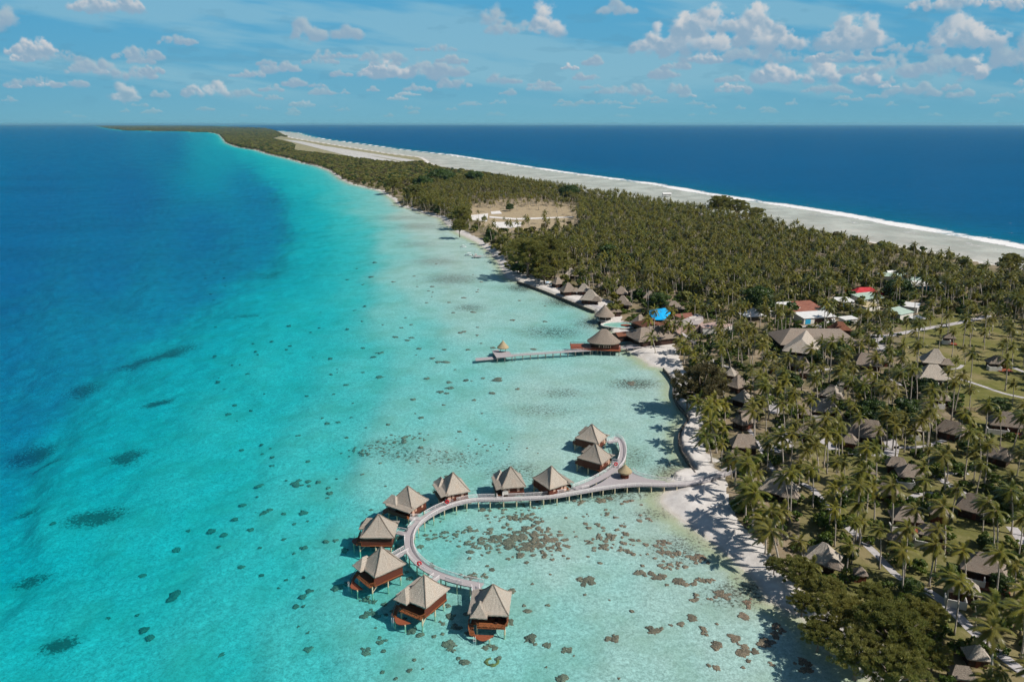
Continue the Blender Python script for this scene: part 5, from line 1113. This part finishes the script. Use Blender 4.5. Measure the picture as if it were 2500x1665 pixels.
# ------------------------------------------------------------------ broadleaf and ironwood trees
def crown_mesh(seed, rx, rz, n, ls, el, mat, clumps=26, name='crown', flat=.0):
    r = np.random.default_rng(seed); th = r.uniform(0, 2*np.pi, clumps); zz = r.uniform(-.55, .95, clumps); rr = np.sqrt(1-np.clip(zz, -1, 1)**2)*r.uniform(.3 if clumps > 100 else .45, 1.28 if clumps > 100 else 1.08, clumps)
    cc_ = np.stack([rr*np.cos(th)*rx*.82, rr*np.sin(th)*rx*.82, zz*rz*.8], 1); cs = r.uniform(.16, .36, clumps)*rx*(1.15 if clumps < 45 else .40)
    i = r.integers(0, clumps, n); d = r.normal(size=(n, 3)); d /= np.linalg.norm(d, axis=1)[:, None]; d[:, 2] = np.abs(d[:, 2])*np.where(r.random(n) < .75, 1, -.6)
    p = cc_[i]+d*(cs[i]*r.uniform(.55, 1.08, n)**.6)[:, None]*np.array([1, 1, .75]); nrm = d+r.normal(size=(n, 3))*(1.0 if clumps > 100 else .5); nrm /= np.linalg.norm(nrm, axis=1)[:, None]
    t_ = (d+np.array([-.25, 0, .55])+r.normal(size=(n, 3))*.45) if clumps > 100 else np.cross(nrm, r.normal(size=(n, 3))); t_ /= np.linalg.norm(t_, axis=1)[:, None]; b = np.cross(nrm, t_); s_ = ls*r.uniform(.6, 1.3, n)[:, None]
    v = np.stack([p-t_*s_*el*.5, p+b*s_*.5, p+t_*s_*el*.5, p-b*s_*.5], 1).reshape(-1, 3); f = np.arange(4*n).reshape(n, 4)
    return np_mesh(name, v, f, mat, dict(age=np.repeat(r.uniform(0, .5, n), 4))), cc_
def tree_kind(seed, rx, hc, rz, n, ls, el, mat, clumps=26):
    cm, cc_ = crown_mesh(seed, rx, rz, n, ls, el, mat, clumps); r = random.Random(seed); tr = MB()
    tr.tube([(0, 0, -hc-.2), (r.uniform(-.3, .3), r.uniform(-.3, .3), -hc*.55), (0, 0, -rz*.3)], [rx*.065, rx*.05, rx*.035], 8)
    for c in cc_[:14]: c = Vector(c); tr.tube([(0, 0, -hc*.5), c*.45+Vector((0, 0, -rz*.25)), c*.92], [rx*.035, rx*.024, rx*.008], 5)
    return cm, tr.mesh('trunk', M['branch'], True)
TK = {'i': [tree_kind(s, 7, 7.5, 5.2, 27000, .17, 4.2, M['ironwood'], 190) for s in (1, 2, 3)], 'd': [tree_kind(s, 7, 7, 5.4, 26000, .18, 3.6, M['dark_iron'], 190) for s in (5, 6)],
      'b': [tree_kind(s, 6, 5, 4.2, 15000, .36, 1.3, M['broad'], 30) for s in (11, 12, 13)], 's': [tree_kind(s, 1.6, 1.1, 1.2, 900, .26, 1.5, M['shrub'], 12) for s in (21, 22, 23)]}
RADK = {'i': 7, 'd': 7, 'b': 6, 's': 1.6}; HCK = {'i': 7.5, 'd': 7, 'b': 5, 's': 1.1}
trees = [(1712,935,66,'d','great brown green ironwood bulging over the seawall, largest crown on the near shore',1),(1680,965,36,'d','brown ironwood crown drooping at the foot of the largest one by the seawall',1),
 (1960,1470,34,'i','low ironwood spreading over the sand at the water edge',1),(2000,1545,44,'i','ironwood hanging over the water left of the foreground clump',1),(2050,1500,62,'i','feathery ironwood leaning over the lower beach, left of the foreground clump',1),(2180,1535,76,'i','largest feathery ironwood in the middle of the foreground clump',1.1),(2095,1590,66,'i','ironwood shading the water edge at the bottom of the picture',1),
 (2250,1500,52,'i','ironwood at the right end of the foreground clump beside the path',1),(1950,1395,46,'i','open crowned ironwood in front of the bright steep gable',1),(1892,1378,24,'i','small ironwood at the top of the lower beach palms',1),(2020,1440,42,'i','ironwood between the bright gable and the foreground clump',1),
 (2190,1640,70,'i','ironwood cut by the bottom edge of the picture',1),(2280,1600,40,'i','low ironwood near the steep roof at bottom right',1),(2135,1455,40,'i','ironwood behind the foreground clump, near the yellow palm fronds',1),
 (2135,1012,46,'b','great round dark green tree, left half of the pair in mid resort',1.1),(2200,1010,48,'b','great round dark green tree, right half of the pair in mid resort',1.1),(2046,862,34,'b','dark mango like tree below the right end of the main lodge',1),
 (2266,946,32,'b','dark green tree below the broad villa on the open lawn',1),(1849,732,46,'b','big dark green tree behind the white marquee',1),(1925,932,32,'b','leafy green tree below the stepped roof cottage',.9),(1990,870,24,'b','round green tree left of the dark mango like tree',.9),
 (2075,1348,26,'b','small round glossy tree beside the bright steep gable',.9),(2227,1435,32,'b','round glossy tree by the bend of the lowest path',.9),(2209,1327,20,'b','small bright round tree under the orange red terrace',.8),(2408,1325,22,'b','small round tree above the biggest foreground villa',.8),
 (2472,1217,46,'b','dark tree mass at the right edge below the fenced yard',1.1),(2357,1092,26,'b','bright green tree right of the pale crossing',.9),(2440,990,32,'b','light green bush tree left of the yard with the awning hut',.8),(2440,1420,28,'b','dark tree at the right edge in the foreground',.9),
 (2195,705,34,'b','dark tree right of the red roofed house',1),(2080,672,26,'b','dark tree behind the red roofed house',1),(1610,738,30,'b','dark green tree just behind the blue tarpaulin',1),(1560,660,22,'b','dark tree in the forest above the open pavilion',1),
 (1288,618,44,'i','tallest ironwood on the wooded point by the fishing jetty',1),(1332,606,38,'i','broad ironwood right of the tallest one on the wooded point',1),(1356,640,32,'i','yellowish ironwood above the end of the seawall terrace',1),(1264,654,20,'b','low green tree at the water under the tallest point ironwood',.8),(1330,665,26,'i','low ironwood at the terrace end',.9),
 (1126,524,20,'i','tall narrow ironwood standing alone left of the brown clearing',1.3),(1122,552,18,'i','lower half green ironwood by the shore under the lone narrow one',1.2),(1072,502,15,'i','dark small tree on the far sandy shore left of the clearing',1),(1046,492,16,'i','tree overhanging the far shore, second from the clearing',1),
 (1245,506,12,'b','round green tree inside the upper edge of the brown clearing',1),(1182,535,8,'b','small bush tree between the two white pads of the clearing',1),(2468,642,26,'i','lone ironwood against the pale reef flat at the right edge',1.2),
 (1760,498,28,'i','grey green tree clump leftmost of the row above the reef flat',.9),(1800,506,26,'i','grey green tree in the middle of the row above the reef flat',.9),(1845,522,22,'i','grey green tree at the right end of the row above the reef flat',.9),
 (1486,622,32,'b','dark green tree mass in the middle of the palm forest',1),(1530,640,26,'b','dark green tree next to the mass in the middle of the palm forest',1),(1075,432,30,'b','dark rounded tree group in the far forest near the reef flat',.8),(1030,446,26,'b','dark rounded tree in the far forest left of the group',.8),(1160,436,26,'b','dark tree on the ocean side of the far forest',.8),(1395,470,28,'b','dark tree by the ocean beach behind the clearing',.8),
 (1228,590,16,'i','shore ironwood just above the fishing jetty',1),(1200,572,15,'b','round dark tree on the shore left of the fishing jetty',1),(1010,468,20,'i','far shore tree beyond the sandy bend',1),(958,448,18,'i','far shore tree left of the sandy bend',1)]
for i, (a, b, rp, kd, lab, zs) in enumerate(trees):
    hc = HCK[kd]; x, y = U(a, b, LZ+hc); dz = y*math.cos(PITCH)+(H-hc)*math.sin(PITCH); s_ = rp*(1.14 if kd == 'i' else 1)/F*dz/RADK[kd]
    for _ in range(2): x, y = U(a, b, LZ+hc*s_*zs); 
    e = empty('ironwood_tree' if kd in 'id' else 'broadleaf_tree', (x, y, LZ), random.uniform(0, 6), label=lab, cat='tree'); cm, tm = TK[kd][i % len(TK[kd])]
    c = link('crown', cm, e); c.location = (0, 0, hc*s_*zs); c.scale = (s_, s_, s_*zs); t2 = link('trunk', tm, e); t2.location = (0, 0, hc*s_*zs); t2.scale = (s_, s_, s_*zs)
# bushes: nearest ones are things, the rest undergrowth
bx, by = rng.uniform(60, 520, 9000), rng.uniform(110, 560, 9000); bp, bq = to_px(bx, by)
ok = inside(bx, by, land_w) & (bp < 2600) & (sandf[rowat(bx, by)] < .3) & ~inside(bp, bq, lawnp); bx, by, bp, bq = (q[ok] for q in (bx, by, bp, bq)); bad = np.zeros(bx.size, bool)
for (ox, oy, r_) in OCC: bad |= (bx-ox)**2+(by-oy)**2 < (r_*.72)**2
keepb = ~bad & (fbm(bx, by, 1/16., 77) > -.05); bush = sorted(zip(bx[keepb], by[keepb], bp[keepb], bq[keepb]), key=lambda q: (not (0 < q[2] < 2500 and q[3] < 1665), -q[3]))
for x, y, a, b in bush[:60]:
    e = empty('garden_shrub', (x, y, LZ), random.uniform(0, 6)); s_ = random.uniform(.7, 1.5); cm, tm = random.choice(TK['s']); c = link('foliage', cm, e); c.location = (0, 0, 1.1*s_); c.scale = (s_,)*3; c = link('stem', tm, e); c.location = (0, 0, 1.1*s_); c.scale = (s_,)*3
    lm = landmark(a, b, PLM); tag(e, f"{'large' if s_ > 1.1 else 'small'} leafy green garden shrub {lm}", 'shrub', 'garden shrubs '+lm)
def obs_of(me): return next(o for o in COL.objects if o.type == 'MESH' and o.data is me)
shr = [[obs_of(m_[0])] for m_ in TK['s']]
bl = [(x, y, LZ+1.0, random.uniform(0, 6), random.uniform(.7, 1.9), random.randrange(3)) for x, y, a, b in bush[60:2600]]
scatter('undergrowth', bl, shr, M['shrub'], label='low green undergrowth between the palms and cottages', cat='undergrowth', kind='stuff')
# far woods
fx, fy = [], []
fw = []
for (y0, y1, sp, sc0) in ((430, 1500, 17, .8), (1500, 3200, 11.5, 1.0), (3200, 7000, 19, 1.7), (7000, 16000, 46, 2.3), (16000, 45000, 190, 4.5)):
    gx, gy = np.meshgrid(np.arange(-22000 if y0 > 6900 else (-9000 if y0 > 1400 else -3600), 800, sp), np.arange(y0, y1, sp)); gx = gx.ravel()+rng.uniform(-.5, .5, gx.size)*sp; gy = gy.ravel()+rng.uniform(-.5, .5, gy.size)*sp
    ap, aq = to_px(gx, gy); m_ = inside(gx, gy, land_w) & ~inside(ap, aq, clearings_px[0]) & ~inside(ap, aq, clearings_px[1]) & (ap > 180) & (ap < 2550); gx, gy = gx[m_], gy[m_]
    ds, do = dist(gx, gy, shore_w), dist(gx, gy, oedge_w); m_ = (ds > 2+sc0*2.8) & (do > 14+sc0*4); gx, gy = gx[m_], gy[m_]
    if y0 > 1400: m_ = fbm(gx, gy, 1/230., 55) > -.75; gx, gy = gx[m_], gy[m_]
    for x, y in zip(gx, gy): fw.append((x, y, LZ+4.2*min(sc0, 1.6), random.uniform(0, 6), sc0*random.uniform(.6, 1.1), random.randrange(5)))
print('far trees', len(fw), 'palms', len(cand))
fm = [tree_kind(60+i, 6, 5, 4.4, 420, 1.9, 1.3, M[('broad', 'ironwood', 'ironwood', 'palm', 'dark_iron')[i]], 16) for i in range(5)]
fo = []
for i, (cm, tm) in enumerate(fm):                     # one named far tree of each kind, the wood is made of their copies
    a, b = [(760, 382), (860, 402), (930, 420), (1010, 445), (660, 355)][i]; x, y = U(a, b, LZ+5)
    e = empty('shore_tree', (x, y, LZ), 0, label=('dark rounded', 'olive', 'greyish olive', 'yellow green', 'brownish')[i]+' tree in the far woods left of the runway, '+('fourth', 'third', 'second', 'nearest', 'farthest')[i]+' from the viewer', cat='tree')
    c = link('crown', cm, e); c.location = (0, 0, 5); t2 = link('trunk', tm, e); t2.location = (0, 0, 5); fo.append([c])
scatter('far_woods', fw, fo, M['broad'], label='low grey green woods covering the far end of the island beyond the palms', cat='woods', kind='stuff')

# ------------------------------------------------------------------ corals on the lagoon floor
def coral_mesh(seed, lump=1.0):
    import bmesh
    bm = bmesh.new(); bmesh.ops.create_icosphere(bm, subdivisions=3, radius=1); off = Vector((seed*7.7, seed*3.1, 0))
    for v in bm.verts:
        k = 1+.6*lump*(mnoise.fractal(v.co*1.3+off, 1, 2, 4))+.32*mnoise.noise(v.co*5+off); v.co *= max(.25, k); v.co.z *= .42
    me = bpy.data.meshes.new('coral'); bm.to_mesh(me); bm.free(); me.polygons.foreach_set('use_smooth', [True]*len(me.polygons)); me.materials.append(M['coral']); return me
CM = [coral_mesh(s, (1.0, 1.3, .7, 1.5, 1.1)[s % 5]) for s in range(7)]
cl = [(1105,1308,42,13,20,1.1),(1185,1325,45,20,38,1.2),(1270,1318,60,24,95,1.4),(1330,1335,40,20,22,1.1),(1490,1318,55,28,40,1.2),(1270,1240,40,14,16,.9),(1240,1262,60,10,14,1.0),(1474,1223,9,5,5,1.7),(1413,1226,12,4,4,1.1),(1532,1225,12,4,5,1.1),
 (1297,1264,12,6,7,1.1),(1254,1266,14,6,7,1.1),(1430,1260,5,5,3,.9),(1504,1264,4,3,2,.9),(1480,1250,10,6,4,.9),(1585,1272,5,4,2,1.1),(1523,1283,6,3,3,1.0),(1430,1280,6,3,3,.9),(1605,1335,12,12,8,1.3),(1649,1350,24,5,10,1.2),(1703,1363,18,9,12,1.3),
 (1636,1381,28,8,12,1.1),(1608,1405,12,7,7,1.5),(1663,1423,8,5,4,1.7),(1721,1415,20,6,10,1.1),(1693,1425,8,4,4,1.1),(1765,1456,18,7,9,1.2),(1693,1464,6,3,3,1.2),(1825,1467,10,6,4,1.1),(1822,1505,8,4,3,1.9),(1688,1508,5,5,3,1.8),(1719,1538,6,6,4,1.4),(1900,1540,16,14,8,1.4),
 (1862,1570,8,4,3,2.0),(1820,1588,16,9,9,1.5),(1796,1560,8,8,6,1.2),(1748,1580,9,6,5,1.6),(1610,1534,5,3,3,1.3),(1662,1523,4,3,1,1.5),(1748,1630,3,3,1,1.7),(1960,1613,12,5,4,1.3),(1960,1637,10,5,5,1.3),(1884,1619,4,3,2,1.1),
 (1162,1406,22,5,12,1.0),(1254,1442,8,5,5,1.1),(1245,1520,8,6,4,1.1),(1009,1541,2,2,1,1.9),(1116,1530,5,4,3,1.2),(1100,1576,14,8,8,1.4),(1196,1578,10,5,5,1.2),(1295,1559,2,2,1,2.0),(896,1591,5,4,2,1.5),(932,1589,7,4,3,1.1),(898,1465,18,5,6,1.1),(907,1497,16,8,8,1.3),(930,1560,12,8,5,1.2),
 (1131,1617,6,4,4,1.1),(1215,1605,3,3,2,1.0),(1098,1479,4,4,3,1.1),(1288,1493,5,4,3,1.1),(1431,1418,10,7,5,1.9),(1370,1656,6,4,3,1.6),(1380,1588,4,4,3,1.4),(1338,1577,5,3,3,1.2),(1593,1540,8,5,4,1.5),(1500,1560,10,5,4,1.2),(1560,1400,14,8,6,1.2),(1545,1350,16,8,8,1.1),
 (930,1095,60,14,26,.9),(1060,1120,60,14,16,.8),(880,1105,20,8,10,1.0),(1000,1070,50,10,14,.8),(1200,1090,80,16,14,.8),(1540,935,12,5,7,1.3),(740,1180,30,6,8,1.6),(640,1250,14,6,4,1.6),(1330,700,40,8,10,1.2),(1400,735,20,6,6,1.2)]
cor = []
for (a, b, rx, ry, n, s_) in cl:
    for k in range(int(n*1.5)): q = rng.normal(size=2)*.6; cor.append((a+q[0]*rx*1.25, b+q[1]*ry*1.2, s_*rng.uniform(.22, .60)))
for k in range(70): cor.append((rng.uniform(880, 1900), rng.uniform(1210, 1660), rng.uniform(.25, .6)))
for k in range(210):
    a, b = rng.uniform(480, 1180), rng.uniform(640, 1560)
    if a > 500+.2*(b-800): cor.append((a, b, rng.uniform(.3, .95)))
for k in range(22): cor.append((rng.uniform(100, 760), rng.uniform(1250, 1640), rng.uniform(.35, 1.1)))
for k in range(60): cor.append((rng.uniform(820, 1350), rng.uniform(640, 960), rng.uniform(.6, 1.6)))
CLM = [(1110,1310,'at the left end of the ring reef'),(1190,1325,'left of the middle of the ring reef'),(1275,1318,'in the thickest reef inside the ring'),(1490,1318,'in the reef patch right of the ring centre'),(1270,1245,'under the straight boardwalk'),(1474,1230,'below the kiosk platform'),
 (1585,1272,'near the beach spit'),(1640,1370,'in the shallows off the lower beach'),(1715,1410,'close to the palm shadows of the lower beach'),(1700,1500,'in the pale shallows at lower right'),(1830,1560,'in the bottom right shallows near the ironwoods'),(1750,1620,'at the bottom of the picture right of centre'),(1162,1410,'behind the boardwalk tip'),
 (1250,1500,'right of the bungalow at the boardwalk tip'),(1100,1560,'in front of the bungalow at the boardwalk tip'),(1350,1600,'at the bottom centre of the lagoon'),(910,1500,'left of the balcony bungalow'),(930,1590,'at the bottom left of the bungalows'),(1431,1418,'alone in the middle of the pale lagoon'),(930,1095,'in the mottled reef beyond the bungalows'),(1150,1100,'between the mottled reef and the straight boardwalk'),
 (740,1180,'in the turquoise water left of the bungalows'),(600,1000,'in the open turquoise water at left'),(700,880,'in the turquoise water left of the pier'),(300,1450,'in the deep turquoise at lower left'),(1200,800,'around the pier'),(1350,720,'off the seawall terrace'),(1000,720,'in the pale far shallows'),(800,1350,'in the turquoise water beside the outermost bungalows')]
prep = []
for (a, b, s_) in cor:
    x, y = U(a, b, 0); i = int(rowat(np.array([x]), np.array([y]))[0]); d = max(0, -float(Z[i]))
    if d < .25: continue
    x, y = U(a, b, -d); prep.append((x, y, -d, a, b, s_, s_/math.hypot(x, y)))
prep.sort(key=lambda q: -q[6])
for (x, y, z, a, b, s_, _) in prep[:280]:
    me = random.choice(CM); o = link('coral_head', me); o.location = (x, y, z); o.rotation_euler = (0, 0, random.uniform(0, 6)); o.scale = (s_*random.uniform(.9, 1.6), s_, min(s_*.6, -z*.6))
    lm = landmark(a, b, CLM); tag(o, f"{'big' if s_ > 1.1 else ('middling' if s_ > .6 else 'little')} brown coral head under water {lm}", 'coral', 'coral heads '+lm)
vs, fs, b0 = [], [], 0
for (x, y, z, a, b, s_, _) in prep[280:]:
    me = random.choice(CM); v = np.empty(len(me.vertices)*3); me.vertices.foreach_get('co', v); v = v.reshape(-1, 3); th = random.uniform(0, 6); c_, s2 = math.cos(th), math.sin(th)
    v = v*np.array([s_*1.3, s_, min(s_*.9, -z*.7)]); v = np.stack([v[:, 0]*c_-v[:, 1]*s2+x, v[:, 0]*s2+v[:, 1]*c_+y, v[:, 2]+z], 1); f = np.array([p.vertices[:] for p in me.polygons]); vs.append(v); fs.append(f+b0); b0 += len(v)
if vs: link('coral_rubble', np_mesh('coral_rubble', np.concatenate(vs), np.concatenate(fs), M['coral'], {}, True), label='scattered small coral lumps on the lagoon floor', cat='coral', kind='stuff')
# the yellow horseshoe coral
a = MB(); x, y = U(1201, 1617, -1.4); a.tube([(1.3*math.cos(q), 1.1*math.sin(q), 0) for q in [R(60-300*k/14-20) for k in range(15)]], [.35+.25*random.random() for _ in range(15)], 8); a.sm = True
o = a.build('horseshoe_coral', M['coral_yellow'], label='yellow green horseshoe shaped coral at the bottom of the lagoon below the boardwalk tip', cat='coral'); o.location = (x, y, -1.4)


# ------------------------------------------------------------------ sea haze
m, t, out = material('haze'); v = t.new('ShaderNodeVolumePrincipled'); v.inputs['Color'].default_value = (.35, .75, .95, 1); v.inputs['Density'].default_value = 1.6e-5; v.inputs['Anisotropy'].default_value = .2
t.l.new(v.outputs[0], out.inputs['Volume'])
a = MB(); a.box((0, 60000, 55), (280000, 130000, 174)); o = a.build('haze', m, kind='stuff')
